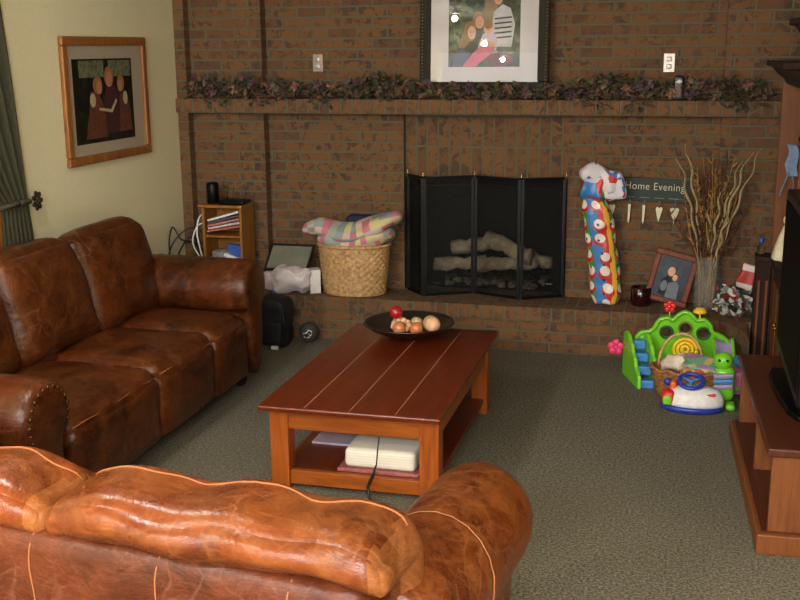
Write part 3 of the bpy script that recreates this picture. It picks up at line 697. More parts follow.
tag(b.build('blanket','plaid',solid=0),'pastel pink, blue and yellow plaid blanket heaped on the wicker basket','blanket')
# backpack + ball on the carpet
bp2 = thing('backpack','black backpack on the carpet between the sofa arm and hearth','backpack',(-2.42,6.42,0))
B().rbox((-2.515,6.44,.17),(.20,.20,.34),.07,14,nz=.02,nscale=9).build('body','black_cloth',bp2)
B().rbox((-2.505,6.335,.11),(.14,.05,.16),.025,10,nz=.01).build('pocket','black_cloth',bp2)
B().tube(smooth([(-2.46,6.36,.31),(-2.42,6.32,.2),(-2.43,6.32,.08),(-2.47,6.33,.02)]),.008,6).build('strap','black',bp2)
B().box(-2.50,-2.455,6.29,6.31,.01,.03).build('tag','white',bp2)
bl = thing('toy_ball','small charcoal ball with white swirl emblem by the hearth','ball',(-2.335,6.555,0))
B().ball((-2.335,6.555,.068),.067,28).build('ball_skin','grey_ball',bl)
b = B(); c = Vector((-2.335,6.555,.068)); dd = (Vector((-.1,0,1.0))-c).normalized()
def onball(u,v,R=.0676):
    n1 = (Vector((0.2,-1,.05))).normalized(); r1 = n1.cross(Vector((0,0,1))).normalized(); u1 = r1.cross(n1)
    q = n1 + r1*(-u) + u1*v; return c + q.normalized()*R
def patch(pts, R): b.add([onball(u,v,R) for u,v in pts]+[onball(sum(p[0] for p in pts)/len(pts),sum(p[1] for p in pts)/len(pts),R)],[(i,(i+1)%len(pts),len(pts)) for i in range(len(pts))],0)
patch([(-.5,.05),(-.15,.12),(.1,.45),(.5,.3),(.4,-.2),(.1,-.5),(-.4,-.45)],.0682)
b.build('emblem','white',bl)
b = B(); patch([(-.25,-.1),(-.05,.05),(.15,.25),(.3,.2),(.12,.1),(.02,-.08),(.2,-.1),(.18,-.25),(-.1,-.2)],.0690); b.build('swirl','black',bl)

# ------------------------------------------------------------------ mantel: outlets, remote, garland
def outlet(x, z, y, lab, c):
    t = thing('wall_plate', lab, 'outlet cover', (x,y,z))
    B().box(x-.034,x+.034,y-.006,y,z-.057,z+.057).build('plate',c,t,bevel=.002)
    for dz in (-.022,.022): B().rbox((x,y-.008,z+dz),(.03,.006,.028),.003,4).build('socket','steel',t)
outlet(-2.375,1.805,6.999,'metal outlet cover on brick left of the large photo',flat('plate_metal',(150,135,125),.35,.7))
outlet(-.10,1.797,6.999,'shiny metal outlet cover on brick right of the large photo','steel')
rm = thing('remote_control','black handset with white oval standing on the mantel','remote control',(-.035,6.775,1.577)); rm.scale = (1.15,1,1.1)
B().rbox((-.035,6.805,1.645),(.052,.022,.135),.01,8).build('body','black',rm)
B().lathe([(.0,0),(.017,0),(.017,.002),(0,.003)],(0,0,0),20,sy=.62).build('dial','white',rm, world=False).location = (0,.019,.103)
rm.children[-1].rotation_euler = (rad(90),0,0)
for k in range(3):
    for j in range(2): B().ball((-.045+j*.02,6.793,1.65-k*.018),.0045,8).build('button','red_toy',rm)
random.seed(11)
leafc = [(62,66,40),(82,80,48),(88,64,56),(108,80,70),(84,68,72),(50,54,32),(110,80,56),(92,80,56)]
gm = [flat('garland_leaf_%d'%i,c,.85,var=.35,scale=25) for i,c in enumerate(leafc)]
gl = thing('garland','faded leaf and silk flower garland along the brick mantel','garland',(-1.3,6.85,1.577))
b = B(); pts = []
for k in range(90):
    x = -3.24+k/89*3.72; pts.append((x,6.87+.03*sin(x*5),1.60+.012*sin(x*7)+.01*sin(x*17)))
b.tube(pts,.008,6); b.build('stem','twig',gl)
b = B()
def leaf(b, p, d, L, W_, mi):
    d = Vector(d).normalized(); s_ = d.cross(Vector((random.uniform(-1,1),random.uniform(-1,1),1))).normalized(); n_ = s_.cross(d)
    p = Vector(p); P = [p, p+d*L*.35+s_*W_/2+n_*W_*.15, p+d*L*.7+s_*W_*.35+n_*W_*.1, p+d*L+n_*-.006, p+d*L*.7-s_*W_*.35+n_*W_*.1, p+d*L*.35-s_*W_/2+n_*W_*.15, p+d*L*.5]
    b.add(P,[(0,1,6),(1,2,6),(2,3,6),(3,4,6),(4,5,6),(5,0,6)],mi,False)
for k in range(3000):
    x = random.uniform(-3.24,.50); cl = .5+.5*sin(x*6.5+1)*sin(x*2.1); 
    if random.random() > .4+.6*cl: continue
    top = .055+.075*cl*(0 if -1.68 < x < -.8 else 1)
    p = (x,6.86+random.uniform(-.06,.03),1.59+random.uniform(-.01,top)); d = (random.uniform(-1,1),random.uniform(-1,.5),random.uniform(-.45,1))
    leaf(b,p,d,random.uniform(.035,.08),random.uniform(.022,.045),random.randrange(8))
b.build('leaves',gm,gl,recalc=False)['kind'] = 'stuff'
fc = [flat('silk_flower_%d'%i,c,.85,var=.3) for i,c in enumerate([(128,90,78),(106,78,86),(138,104,78),(86,62,72),(112,96,78)])]
for k in range(26):
    x = -3.16+k*.140+random.uniform(-.04,.04); 
    if x > .48: continue
    c = Vector((x,6.80+random.uniform(-.015,.015),1.62+random.uniform(-.015,.065))); b = B()
    for j in range(7):
        a = j/7*2*PI; d = Vector((cos(a),-.6,sin(a))); leaf(b,c,d,.042,.034,0)
    b.ball(c+Vector((0,-.01,0)),.009,8,mi=0); b.build('flower',fc[k%5],gl,recalc=False)
# sprigs that droop over the mantel front
for x0 in (-3.02,-2.72,-2.30,-.52,-.28,.26,.40):
    b = B(); b.tube([(x0-.08,6.79,1.60),(x0,6.785,1.565),(x0+.08,6.79,1.545)],.003,5)
    for j in range(14): leaf(b,(x0+random.uniform(-.07,.07),6.79,1.59-random.uniform(0,.06)),(random.uniform(-1,1),-.5,random.uniform(-1,.3)),random.uniform(.03,.06),.026,random.randrange(8))
    b.build('sprig',gm,gl,recalc=False)

# ------------------------------------------------------------------ hearth, right side
# wrapping-paper coloured fabric bag (tall sleeve)
t = NT('party_cup_print'); uv = t.co('UV')
sx = t.n('ShaderNodeSeparateXYZ'); t.l(uv, sx.inputs[0])
st = t.n('ShaderNodeMath', operation='MULTIPLY'); st.inputs[1].default_value = 1; t.l(sx.outputs[0], st.inputs[0])
fr_ = t.n('ShaderNodeMath', operation='FRACT'); t.l(st.outputs[0], fr_.inputs[0])
stripes = t.ramp(fr_.outputs[0], [(0,s2l((226,168,48))),(.14,s2l((58,140,58))),(.30,s2l((54,124,190))),(.55,s2l((198,44,44))),(.66,s2l((232,172,50))),(.78,s2l((60,140,70))),(.88,s2l((50,110,180)))],'CONSTANT')
def dots(scale, r, offx, offy, vs=1):
    mp = t.n('ShaderNodeMapping'); t.l(uv, mp.inputs[0]); mp.inputs['Scale'].default_value = (scale,scale*vs,1); mp.inputs['Location'].default_value = (offx,offy,0)
    v = t.n('ShaderNodeTexVoronoi'); v.voronoi_dimensions = '2D'; v.inputs['Randomness'].default_value = .25; v.inputs['Scale'].default_value = 1; t.l(mp.outputs[0], v.inputs['Vector'])
    return t.ramp(v.outputs['Distance'], [(r,(1,1,1)),(r+.02,(0,0,0))])
c = t.mix(dots(2.6,.37,.12,.22,1), stripes, s2l((196,40,40))); c = t.mix(dots(2.6,.28,.12,.05,1), c, s2l((226,216,206))); c = t.mix(dots(3.1,.09,.5,.3,1), c, s2l((34,40,80)))
t.base(c); t.set(Roughness=.4); t.b.inputs['Coat Weight'].default_value = .3; M['cups'] = t.m
sl = thing('fabric_sleeve','tall colourful cup-print gift sleeve with a floppy white top on the hearth','bag',(-.42,6.87,.293))
def sleeve(u, v):
    z = .296+v*.70; cx = -.425-.10*v**1.6; a = 2*PI*u
    rx = .102*(1-.12*v)*(1 if v < .86 else 1-(v-.86)*2.6); rx *= 1-.25*max(0,.08-v)/.08
    p = Vector((cx+rx*cos(a), 6.875+.06*sin(a), z)); p += noise.noise_vector(p*14)*.010; return p
b = B(); b.grid(sleeve,40,40,uvscale=(2,2.6)); b.build('body','cups',sl,solid=.002,recalc=False)
t2 = cells('white_cup_print',[(222,214,220),(226,218,222),(214,208,220),(206,60,60),(222,214,220),(60,120,180),(224,214,216)],26,.5,checks=False)
b = B()
b.rbox((-.475,6.85,1.10),(.26,.13,.13),.06,20,nz=.035,nscale=9,rot=Matrix.Rotation(rad(22),3,'Y'))
b.rbox((-.395,6.84,1.045),(.13,.08,.16),.038,14,nz=.02,nscale=11,rot=Matrix.Rotation(rad(-20),3,'Y'))
b.build('floppy_top',t2,sl)
b = B(); b.rbox((-.52,6.84,1.03),(.15,.11,.14),.05,14,nz=.03,nscale=14); b.build('neck','cups',sl)
# sign
sg = thing('hanging_sign','dark green Home Evening sign with dangling hearts on the brick','sign',(-.2,6.98,1.01))
sa = -.03
def fs(u,v,t): return (-.22+u*cos(sa)-v*sin(sa), 6.985-t, 1.018+v*cos(sa)+u*sin(sa))
B().prism([(-.33,-.078),(.285,-.078),(.285,.07),(-.33,.07)],.014,fs).build('board','sign',sg,bevel=.003)
cv = bpy.data.curves.new('lettering','FONT'); cv.body = 'Home Evening'; cv.size = .067; cv.extrude = .001; cv.align_x = 'LEFT'; cv.space_character = 1.08; cv.offset=-.0008
to = bpy.data.objects.new('tmp',cv); COL.objects.link(to); dg = bpy.context.evaluated_depsgraph_get(); me = bpy.data.meshes.new_from_object(to.evaluated_get(dg)); bpy.data.objects.remove(to)
# first letters taller, letters narrower
wd = max(v.co.x for v in me.vertices)
for v in me.vertices: v.co.x *= .37/wd
lt = bpy.data.objects.new('lettering',me); COL.objects.link(lt); me.materials.clear(); me.materials.append(M['cream_card']); lt.parent = sg
P_ = Vector(fs(-.118,-.002,.016)); lt.location = P_-sg.location; lt.rotation_euler = (rad(90),rad(1.7),0)
for k,(u,typ) in enumerate([(-.19,'heart'),(-.08,'peg'),(.01,'peg'),(.105,'heart'),(.20,'bigheart')]):
    dg_ = B(); dg_.tube([fs(u,-.062,.016),fs(u+.004,-.082,.016),fs(u,-.10,.014)],.002,6); hk = dg_.build('hook','steel',sg)
    b = B(); v0 = -.10
    if typ == 'peg': pts = [(u-.009,v0),(u+.009,v0),(u+.006,v0-.10),(u+.002,v0-.12),(u-.002,v0-.12),(u-.006,v0-.10)]
    else:
        s_ = .021 if typ == 'heart' else .028; hgt = .11; pts = []
        for j in range(28):
            a = j/28*2*PI; x = 16*sin(a)**3/16; y = (13*cos(a)-5*cos(2*a)-2*cos(3*a)-cos(4*a))/17
            pts.append((u+x*s_, v0-.028+ (y*.028 if y > 0 else y*.085)))
    b.prism(pts,.006,lambda uu,vv,t: fs(uu,vv,.008+t)); b.build('heart_tag' if 'heart' in typ else 'peg_tag','cream_card',hk,bevel=.001)
for k in range(4):
    u = -.08+k*.09; B().prism([(u-.03,-.05),(u+.03,-.05),(u+.03,-.054),(u-.03,-.054)],.001,lambda a,v,t: fs(a,v,.0145+t)).build('rule_mark',flat('faint_rule_%d'%k,(140,140,120),.7),sg)
# candle
o = B().lathe([(.058,0),(.064,.006),(.064,.115),(.060,.118),(.057,.115),(.057,.09),(0,.088)],(-.205,6.86,.294),32).build('candle_jar','redglass'); tag(o,'dark red glass candle jar on the hearth beside the small portrait','candle')
# small leaning portrait
sp_ = thing('framed_portrait','small couple portrait in reddish wood frame leaning on the hearth','picture',(-.03,6.9,.293))
ra = rad(-13)
def fq(u,v,t):
    a = rad(9); U = u*cos(ra)-v*sin(ra); V = u*sin(ra)+v*cos(ra)
    U *= 1.15; V *= 1.15; return (-.05+U, 6.865+V*sin(a)-t*cos(a), .349+V*cos(a)+t*sin(a))
b = B(); ring(b,-.115,.115,-.03,.255,.03,0,.022,fq); b.build('frame','frame_red',sp_,bevel=.005)
b = B(); F = lambda u,v,t: fq(u,v,.006+t)
sheet(b,[(-.086,-.001),(.086,-.001),(.086,.226),(-.086,.226)],F,0,0)
sheet(b,[(-.05,.01),(-.005,.01),(.01,.09),(-.02,.12),(-.05,.09)],F,1,1); sheet(b,ell(-.008,.145,.02,.026),F,2,2)
sheet(b,[(-.01,.0),(.055,.0),(.05,.08),(.03,.1),(-.01,.08)],F,3,3); sheet(b,ell(.022,.12,.018,.024),F,4,4); sheet(b,ell(.018,.116,.013,.018),F,2,5); sheet(b,ell(-.03,.06,.018,.03),F,3,2)
b.build('photo',['photo_blue','black_cloth','skin',flat('portrait_pale_blue',(96,106,116),.5),'hair_dark'],sp_)
# dried arrangement
random.seed(21)
dv = thing('dried_arrangement','tall dried twigs and pale curled pods in a glass vase on the hearth','dried flowers',(.195,6.86,.293))
t = NT('vase_glass'); t.base((.5,.5,.46)); t.set(Roughness=.08); tr = t.n('ShaderNodeBsdfTransparent'); mx = t.n('ShaderNodeMixShader'); mx.inputs[0].default_value = .16; t.l(tr.outputs[0], mx.inputs[1]); t.l(t.b.outputs[0], mx.inputs[2]); t.l(mx.outputs[0], t.t.nodes['Material Output'].inputs[0])

B().lathe([(0,0),(.07,0),(.078,.01),(.082,.33),(.079,.33),(.075,.014),(0,.012)],(.195,6.855,.294),32).build('vase',t.m,dv)
for k in range(84):
    a = random.uniform(-1,1); sp2 = random.uniform(.05,.30)*(a)
    hh = random.uniform(.55,1.0)*(1-.12*abs(a)); bx_ = .195+random.uniform(-.045,.045); by_ = 6.855+random.uniform(-.04,.04)
    pts = smooth([(bx_,by_,.31),(bx_+sp2*.12+a*.01,by_,.60),(bx_+sp2*.5+random.uniform(-.02,.02),by_+random.uniform(-.05,.01),.31+hh*.65),(bx_+sp2+random.uniform(-.03,.03),by_+random.uniform(-.09,.02),.31+hh)],5)
    m = len(pts); r0 = random.choice((.004,.0055,.0075)); b = B(); b.tube(pts,[r0*(1-.7*i/m) for i in range(m)],6)
    if k%3:
        for j in range(16):
            i = random.randrange(int(m*.55), m-1); d = (random.uniform(-1,1),random.uniform(-1,.4),random.uniform(.3,1.4)); leaf(b,pts[i],d,random.uniform(.02,.06),.011,0)
    b.build('stem', random.choice(('twig','twig','straw')), dv, recalc=False)
for k,(dx,hh,ph) in enumerate([(-.185,.92,0),(-.15,1.0,1),(.17,.90,2),(.21,.96,3),(.06,.78,4),(-.02,.70,5),(.09,.6,6),(.25,.98,1.3)]):
    pts = []
    for i in range(36):
        t_ = i/35; wv = .013*max(0,t_-.25); x = .195+dx*(.12*t_+.88*t_**1.6)+ (k-4)*.006; 
        pts.append((x+wv*1.6*sin(t_*30+ph), 6.80+.02*(k%3)-.05*t_+wv*1.6*cos(t_*30+ph), .32+hh*t_))
    b = B(); n_ = len(pts); b.tube(pts,[.004+.017*max(0,sin(PI*min(1,max(0,(i/n_-.35)/.6))))*(.6+.5*abs(sin(i*.9+k))) for i in range(n_)],6,flat_=.45); b.build('curled_pod','pod',dv)
M['wrap'] = cells('crinkled_wrapping',[(190,190,184),(44,54,50),(120,122,116),(204,200,196),(70,76,70),(150,60,56),(96,100,96)],34,.35,co='Object',checks=False)
# crinkled bag and packets at the right
bag(None,(.345,6.72,.365),(.20,.17,.145),5,'wrap','crinkled_bag','crinkled silver and dark wrapping bag at the right end of the hearth',nz=.07,n=30,ns=22)
pk = NT('red_white_packet'); q = pk.n('ShaderNodeTexWave'); pk.l(pk.co(), q.inputs['Vector']); q.bands_direction='Z'; q.inputs['Scale'].default_value = 1.6
pk.base(pk.ramp(q.outputs['Fac'],[(.3,s2l((176,60,54))),(.35,s2l((206,198,192)))],'CONSTANT'))
o = B().rbox((0,0,0),(.09,.08,.15),.02,10,nz=.02,nscale=15).build('packet',pk.m); o.location=(.425,6.74,.53); o.rotation_euler=(0,rad(12),0); tag(o,'red and white packet standing above the silver wrapping bag','packet')

# ------------------------------------------------------------------ hutch and console on the right wall
ht = thing('hutch','dark wood side tower with crown moulding against the right wall','bookcase',(.85,6.0,0))
b = B(); b.box(.535,1.13,5.60,5.66,0,.69); b.box(.535,1.13,6.39,6.45,0,.69); b.box(.60,1.13,5.66,6.39,0,.69); b.build('base_body','dark_wood',ht,bevel=.004)
cb = B().prism([(.445,6.54),(.445,6.40),(.525,6.38),(.525,5.58),(1.13,5.58),(1.13,6.54)],.03,lambda u,v,t:(u,v,.69+t)).build('counter_top','dark_wood',ht,bevel=.006)
B().box(.45,.53,6.40,6.53,0,.69).build('end_pilaster','dark_wood',ht,bevel=.004)
B().box(.463,.475,6.392,6.40,.05,.58).build('flute','console_z',ht); B().box(.505,.518,6.392,6.40,.05,.58).build('flute','console_z',ht)
d = B().box(.55,.60,5.68,6.03,.05,.67).build('door','dark_wood',ht,bevel=.005); B().box(.543,.55,5.72,5.99,.12,.6).build('door_panel','console_z',d,bevel=.003); B().ball((.54,6.0,.40),.012,12).build('knob','brass',d)
d = B().box(.55,.60,6.04,6.38,.05,.67).build('door','dark_wood',ht,bevel=.005); B().box(.543,.55,6.08,6.34,.12,.6).build('door_panel','console_z',d,bevel=.003); B().ball((.54,6.07,.40),.012,12).build('knob','brass',d)
B().box(.53,1.13,6.47,6.50,.72,1.70).build('side_panel','console_z',ht,bevel=.002)
B().box(.56,1.13,5.60,5.63,.72,1.70).build('side_panel','console_z',ht,bevel=.002)
B().box(1.10,1.13,5.63,6.47,.72,1.70).build('back_panel','dark_wood',ht)
for z in (1.07,1.38): B().prism([(.64,5.63),(.62,5.75),(.62,6.35),(.64,6.47),(1.10,6.47),(1.10,5.63)],.022,lambda u,v,t:(u,v,z+t)).build('shelf','dark_wood',ht,bevel=.004)
def crown(x, y0, y1, z0, z1, ov, parent, ex=1.13):
    b = B(); pr_ = [(0,0),(.012,.0),(.018,.2),(.05,.42),(.075,.72),(.1,.78),(.1,1),(0,1)]
    n = len(pr_); ov2 = ov/.1; vs = []
    for (o_, k) in pr_:
        o2 = o_*ov2; z = z0+(z1-z0)*k; vs.append([(x-o2,y0-o2,z),(x-o2,y1+o2,z),(ex,y1+o2,z),(ex,y0-o2,z)])
    V = [p for r in vs for p in r]; fs_ = [(i*4+j, i*4+(j+1)%4, (i+1)*4+(j+1)%4, (i+1)*4+j) for i in range(n-1) for j in range(4)]
    fs_ += [(3,2,1,0), tuple(range((n-1)*4,n*4))]
    b.add(V, fs_, 0); b.build('crown','dark_wood',parent)
crown(.56,5.60,6.50,1.69,1.815,.115,ht)
br = thing('media_bridge','raised centre section of the dark hutch above the television','bookcase',(.85,4.8,1.75))
B().box(.575,1.13,3.95,5.70,1.818,1.93).build('bridge_body','dark_wood',br,bevel=.004)
B().box(.62,1.13,3.95,4.0,0,1.83).build('side_panel','console_z',br)
crown(.575,4.0,5.60,1.90,2.02,.1,br)
# counter objects
bt = thing('bottle','small clear bottle with blue cap on the hutch counter','bottle',(.475,6.49,.72))
B().lathe([(.0,0),(.020,0),(.022,.005),(.022,.04),(.010,.055),(.010,.062),(0,.062)],(.475,6.49,.721),20).build('glass_body','glass',bt)
B().lathe([(.012,0),(.013,.004),(.013,.03),(.008,.034),(0,.034)],(.475,6.49,.783),16).build('cap','blue_cap',bt)
dl = thing('bell_figurine','cream bell-shaped figurine on the hutch counter','figurine',(.60,6.33,.72))
B().lathe([(0,0),(.075,0),(.078,.01),(.064,.07),(.046,.13),(.028,.18),(.018,.2),(0,.204)],(.60,6.33,.721),28,fn=lambda a,i:1+.05*sin(a*9)).build('skirt','cream_card',dl)
B().ball((.60,6.33,.945),.03,16).build('head','cream_card',dl)
rb = B()
rb.rbox((.605,6.44,1.27),(.055,.02,.18),.009,12,nz=.02,nscale=18)
rb.tube(smooth([(.59,6.435,1.20),(.575,6.43,1.15),(.555,6.43,1.09),(.55,6.43,1.065)]),.010,6,flat_=.3); rb.tube(smooth([(.61,6.44,1.19),(.62,6.43,1.13),(.61,6.43,1.08)]),.009,6,flat_=.3)
tag(rb.build('ribbon_bow',flat('pale_blue_ribbon',(116,136,166),.6,var=.2)),'pale blue ribbon hanging against the hutch side panel','ribbon')
# TV console
tc = thing('tv_console','low reddish wooden television console with open bays at the right','tv stand',(.66,4.72,0),rad(2.2))
W = dict(world=False)
cx0,cx1,cy0,cy1,ch = -.315,.44,-.67,.65,.425
B().box(cx0,cx1,cy0,cy1,ch-.035,ch).build('top','console',tc,bevel=.007,**W)
B().box(cx0+.02,cx1-.01,cy0+.015,cy0+.045,.085,ch-.035).build('end_panel','console_z',tc,bevel=.002,**W)
B().box(cx0+.02,cx1-.01,cy1-.045,cy1-.015,.085,ch-.035).build('end_panel','console_z',tc,bevel=.002,**W)
B().box(cx0+.03,cx1-.01,-.02,.01,.085,ch-.035).build('divider','console_z',tc,bevel=.002,**W)
B().box(cx1-.02,cx1-.01,cy0+.045,cy1-.045,.085,ch-.035).build('back_panel','console_z',tc,**W)
B().box(cx0-.02,cx1,cy0-.015,cy1,.0,.082).build('plinth','console_z',tc,bevel=.006,**W)
B().box(cx0+.0,cx1-.01,cy0+.01,cy1-.01,.082,.088).build('bay_floor','console',tc,**W)
# tv
tv = thing('television','black flat television facing left on the wooden console','television',(.62,4.7,.425))
B().box(.47,.545,4.15,5.12,.55,1.27).build('housing','black_gloss',tv,bevel=.01,seg=3)
B().box(.466,.47,4.19,5.08,.60,1.23).build('screen',flat('tv_screen',(3,3,3),.6,spec=.05),tv)
B().box(.53,.60,4.5,4.85,.45,.56).build('neck','black',tv,bevel=.01)
B().prism([(.452,5.06),(.435,4.98),(.435,4.80),(.45,4.62),(.47,4.45),(.50,4.37),(.56,4.34),(.88,4.34),(.9,5.0),(.86,5.08)],.026,lambda u,v,t:(u,v,.426+t)).build('stand_base','black_gloss',tv,bevel=.008,seg=3)
o = B().rbox((.60,5.27,.475),(.13,.07,.096),.02,8).build('toy_block','green_toy'); tag(o,'green plastic toy behind the television on the console','toy')

# ------------------------------------------------------------------ toys on the carpet
ar = thing('garden_playset','lime green plastic garden arch playset with steps and slide','toy playset',(.05,6.3,0))
def fa(u,v,t): return (u, 6.31-t, v)
def poly(cp, n=6): 
    P = smooth([(x,z,0) for x,z in cp], n); return [(p.x,p.y) for p in P]
out = poly([(-.235,0),(-.235,.10),(-.215,.20),(-.18,.262),(-.13,.275),(-.10,.30),(-.075,.345),(-.03,.362),(.0,.35),(.035,.385),(.07,.40),(.105,.385),(.135,.355),(.175,.36),(.21,.33),(.225,.29),(.29,.26),(.335,.20),(.36,.12),(.375,0)],5)
# wall with three round holes via boolean-free ring construction: front plate pieces built as grid columns
bm = bmesh.new()
def loop(pts): return [bm.verts.new((x,0,z)) for x,z in pts]
L0 = loop(out); es = [bm.edges.new((L0[i],L0[(i+1)%len(L0)])) for i in range(len(L0))]
holes = [(-.032,.275,.036),(.073,.305,.036),(.175,.28,.036)]
for hx,hz,hr in holes:
    Lh = loop(ell(hx,hz,hr,hr,20)); es += [bm.edges.new((Lh[i],Lh[(i+1)%20])) for i in range(20)]
La = loop([(.0-.09,.0),(-.09,.12),(-.05,.185),(.07,.21),(.19,.185),(.24,.12),(.24,.0)]) if False else None
bmesh.ops.triangle_fill(bm, use_beauty=True, edges=es)
ge = bmesh.ops.extrude_face_region(bm, geom=bm.faces[:])
bmesh.ops.translate(bm, verts=[v for v in ge['geom'] if isinstance(v,bmesh.types.BMVert)], vec=(0,-.035,0))
bmesh.ops.recalc_face_normals(bm, faces=bm.faces)
me = bpy.data.meshes.new('arch_wall'); bm.to_mesh(me); bm.free(); me.materials.append(M['green_toy'])
ao = bpy.data.objects.new('arch_wall',me); COL.objects.link(ao); ao.parent = ar; ao.location = (-.05,.012,0)
B().tube([fa(x,z,.04) for x,z in out],.013,8,caps=True).build('rim','green_toy',ar)
for hx,hz,hr in holes: B().tube([fa(x,z,.04) for x,z in ell(hx,hz,hr,hr,24)+[(hx+hr,hz)]],.006,8).build('window_ring','green_dark' if hx!=.073 else flat('olive_ring',(120,110,40),.4),ar)
# wings: steps left, slide right
b = B()
stp = [(-.285,6.02,.0,.085),(-.275,6.10,.0,.15),(-.262,6.18,.0,.215),(-.245,6.26,.0,.27)]
for sx in (-.052,.058):
    pts = [(5.97,0),(5.98,.075),(6.01,.09),(6.05,.11),(6.08,.16),(6.12,.175),(6.15,.22),(6.19,.235),(6.23,.265),(6.29,.275),(6.34,.255),(6.34,0)]
    b.prism([(y,z) for y,z in pts],.022,lambda u,v,t,sx=sx: (-.205+sx+t-.011+(6.3-u)*.28,6.30-(6.34-u)*.8,v))
b.build('steps_side','green_toy',ar,bevel=.006)
for k,(x,y,z0,z1) in enumerate([(-.13,6.03,0,.045),(-.15,6.09,0,.11),(-.17,6.155,0,.17),(-.19,6.21,0,.23)]):
    B().box(x-.036,x+.045,y,y+.07,z1-.05 if k else 0,z1).build('step','blue_toy',ar,bevel=.006)
b = B(); 
def slide(u,v):
    y = 6.28-.28*v; z = .22*(1-v)**1.3+.02; x = .285+.03*v; return (x+(u-.5)*.09,y,z+.02*abs(2*u-1)**3)
b.grid(slide,10,16); b.build('slide','purple_toy',ar,solid=.008,recalc=False)
b = B(); 
for s_ in (-.052,.052): b.tube([(.285+.03*v+s_,6.28-.28*v,.22*(1-v)**1.3+.035) for v in [k/12 for k in range(13)]],.011,8)
b.build('slide_rail','green_toy',ar)
fcol = flat('red_flower_plastic',(210,44,40),.4)
def flower(c, r, m, name, par, lab=None):
    b = B(); c = Vector(c)
    for k in range(5): a = k/5*2*PI+.3; b.ball(c+Vector((r*.6*cos(a),0,r*.6*sin(a))),r*.5,12,sc=(1,.45,1))
    b.ball(c,r*.4,12); o = b.build(name,m,par)
    return o
flower((-.02,6.265,.43),.034,'red_toy','flower_topper',ar); B().tube([(-.02,6.27,.35),(-.02,6.27,.42)],.005,6).build('flower_stem','green_toy',ar)
b = B(); b.lathe([(.0,.03),(.022,.026),(.038,.01),(.04,0),(.036,-.004),(0,-.004)],(.15,6.27,.405),20); b.build('mushroom_topper','yellow_toy',ar); B().tube([(.15,6.27,.35),(.15,6.27,.405)],.006,6).build('mushroom_stem','yellow_toy',ar)
flower((-.318,6.26,.17),.045,'pink_toy','flower_handle',ar); B().tube([(-.318,6.26,.17),(-.235,6.27,.17)],.006,6).build('flower_stem','green_toy',ar)
# small basket with handle
sb = thing('toy_basket','brown wicker basket with hoop handle heaped with toys','basket',(.10,5.93,0))
prof = [(.155+.05*(i/24)**.8, i/24*.165) for i in range(25)]
B().lathe(prof+[(.195,.165),(.15,.012),(0,.012)],(.10,5.93,.001),96,sy=.68,fn=lambda a,i:(1+.03*(1 if i%2 else -.6)*sin(a*24+(PI if (i//2)%2 else 0))) if i<25 else 1).build('body','wicker_brown',sb)
B().tube([(.10+.206*cos(a),5.93+.206*.68*sin(a),.168+.006*sin(a*11)) for a in [k/48*2*PI for k in range(49)]],.011,8).build('rim','wicker_brown',sb)
B().tube([(.055+.12*cos(a),5.97,.165+.185*sin(a)) for a in [k/24*PI for k in range(25)]],.008,8).build('handle','wicker',sb)
b = B()
for k in range(3): b.tube([(.075+(.018+.022*k)*cos(a),6.03-.004*k,.245+(.018+.022*k)*sin(a)) for a in [j/24*2*PI for j in range(25)]],.010,8)
tag(b.build('ring_toy','yellow_toy'),'yellow concentric ring toy inside the basket handle','toy')
o = B().rbox((0,0,0),(.20,.13,.03),.008,6).build('board_book',cells('book_cover',[(92,160,120),(150,120,160),(196,170,120),(110,170,130),(160,130,170)],14,.4,checks=False)); o.location=(.165,5.90,.205); o.rotation_euler=(rad(18),rad(4),rad(-18)); tag(o,'green and lilac board book on top of the toy basket','book')
o = B().rbox((0,0,0),(.13,.12,.07),.032,14,nz=.03,nscale=20).build('soft_toy',flat('cream_plush',(214,196,180),.95,var=.15)); o.location=(.02,5.91,.2); tag(o,'cream plush toy on the left of the toy basket','soft toy')
o = B().rbox((0,0,0),(.13,.06,.045),.02,10,nz=.02,nscale=22).build('plush_scrap',cells('mixed_toys',[(200,150,70),(190,80,60),(210,190,90),(170,150,140)],30,.6,checks=False)); o.location=(.12,5.835,.168); tag(o,'orange and yellow small toy tucked under the board book','toy')
# steering toy
sw = thing('steering_toy','white and blue activity toy with blue steering wheel on carpet','toy',(.12,5.7,0))
B().lathe([(0,0),(.15,0),(.165,.012),(.165,.028),(.155,.032),(0,.032)],(.12,5.72,.001),40,sy=.62).build('base','blue_deep',sw)
B().lathe([(.155,.0),(.158,.02),(.150,.055),(.125,.083),(.07,.098),(0,.102)],(.13,5.725,.03),40,sy=.6).build('body','white',sw)
B().rbox((.0,5.695,.07),(.075,.08,.085),.03,10).build('side_panel','red_toy',sw)
B().rbox((-.008,5.655,.062),(.045,.02,.05),.009,8).build('light_button','green_toy',sw)
B().rbox((.02,5.72,.125),(.035,.045,.06),.016,8).build('gear_lever','orange_toy',sw); B().ball((-.01,5.74,.14),.022,14).build('blue_knob','blue_deep',sw)
rotw = Matrix.Rotation(rad(28),3,'X'); cc = Vector((.112,5.715,.158))
wh = B().tube([cc+rotw@Vector((.062*cos(a),.055*sin(a),0)) for a in [k/28*2*PI for k in range(29)]],.012,10).build('steering_wheel','blue_deep',sw)
b = B(); 
for a in (.5,2.6,4.7): b.tube([cc,cc+rotw@Vector((.055*cos(a),.05*sin(a),0))],.007,6)
b.ball(cc,.018,12,sc=(1,1,.5)); b.tube([cc,(.115,5.73,.12)],.012,8); b.build('wheel_hub','blue_toy',wh)
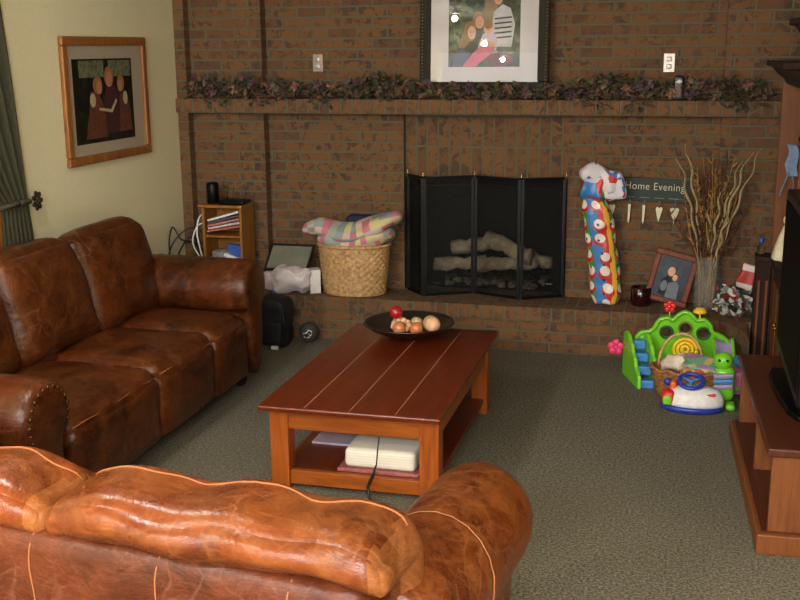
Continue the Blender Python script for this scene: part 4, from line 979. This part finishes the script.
for k,(dx,m) in enumerate(((.05,'orange_toy'),(.09,'blue_deep'),(.13,'red_toy'))): B().rbox((.10+dx*1.05-.02,5.672,.102),(.045,.035,.012),.005,6).build('key',m,sw)
# turtle toy
tt = thing('turtle_toy','upright green turtle toy with lilac and blue keys beside the console','toy',(.285,5.82,0))
B().rbox((.285,5.85,.12),(.115,.10,.20),.045,12).build('body','green_toy',tt)
hd = B().ball((.275,5.84,.245),.052,20,sc=(1,.9,.95)).build('head','green_toy',tt)
for dx in (-.02,.022): B().ball((.272+dx,5.797,.258),.008,10).build('eye','black',hd)
for k,(z,m) in enumerate(((.175,'purple_toy'),(.145,'blue_toy'),(.115,'purple_toy'))): B().rbox((.278,5.792,z),(.105,.025,.024),.008,6,rot=Matrix.Rotation(rad(-6),3,'Y')).build('key',m,tt)
for dx in (-.03,.035): B().rbox((.285+dx,5.77,.018),(.05,.09,.034),.015,8).build('foot','green_toy',tt)
bq = thing('ride_toy','blue and pink plastic toy behind the console by the hearth','toy',(.38,6.15,0))
B().rbox((.385,6.13,.16),(.09,.10,.05),.022,8,rot=Matrix.Rotation(rad(20),3,'Y')).build('blue_part','blue_toy',bq); B().rbox((.39,6.08,.07),(.10,.14,.138),.02,8).build('pink_part',flat('soft_pink_plastic',(212,110,160),.4),bq)

# ------------------------------------------------------------------ ceiling downlights (their reflections show in the photo glass)
em = bpy.data.materials.new('lamp_glow'); em.use_nodes = True; e = em.node_tree.nodes['Principled BSDF']; e.inputs['Emission Color'].default_value = (1,.82,.5,1); e.inputs['Emission Strength'].default_value = 14
def downlight(px, py):
    d = rot @ Vector(((px-400)/1080, -(py-300)/1080, -1)); o_ = Vector((0,0,H)); n_ = Vector((0,-cos(TL),sin(TL))); p0 = Vector(fbig(0,.4,.027))
    t_ = (p0-o_).dot(n_)/d.dot(n_); hit = o_+d*t_; r_ = d-2*d.dot(n_)*n_; s_ = (2.585-hit.z)/r_.z
    return hit+r_*s_
labs = ['recessed ceiling lamp nearest the window wall','middle recessed ceiling lamp of the row of three','recessed ceiling lamp nearest the brick wall']
for (px,py),lab in zip(((455,13),(484,39),(503,55)),labs):
    p = downlight(px,py)
    t = thing('ceiling_lamp',lab,'lamp',(p.x,p.y,2.6))
    B().lathe([(.05,0),(.085,0),(.085,-.012),(.05,-.012)],(p.x,p.y,2.6),24,closed=True).build('trim_ring','white',t)
    B().lathe([(.0,0),(.045,0),(.045,-.008),(0,-.01)],(p.x,p.y,2.599),24).build('bulb',em,t)
    l = light('downlight','POINT',(p.x,p.y,2.54),45 if p.y > 2 else 130,(1,.96,.9),.03); l.parent = t; l.location = (0,0,-.06); print('LAMP', p)
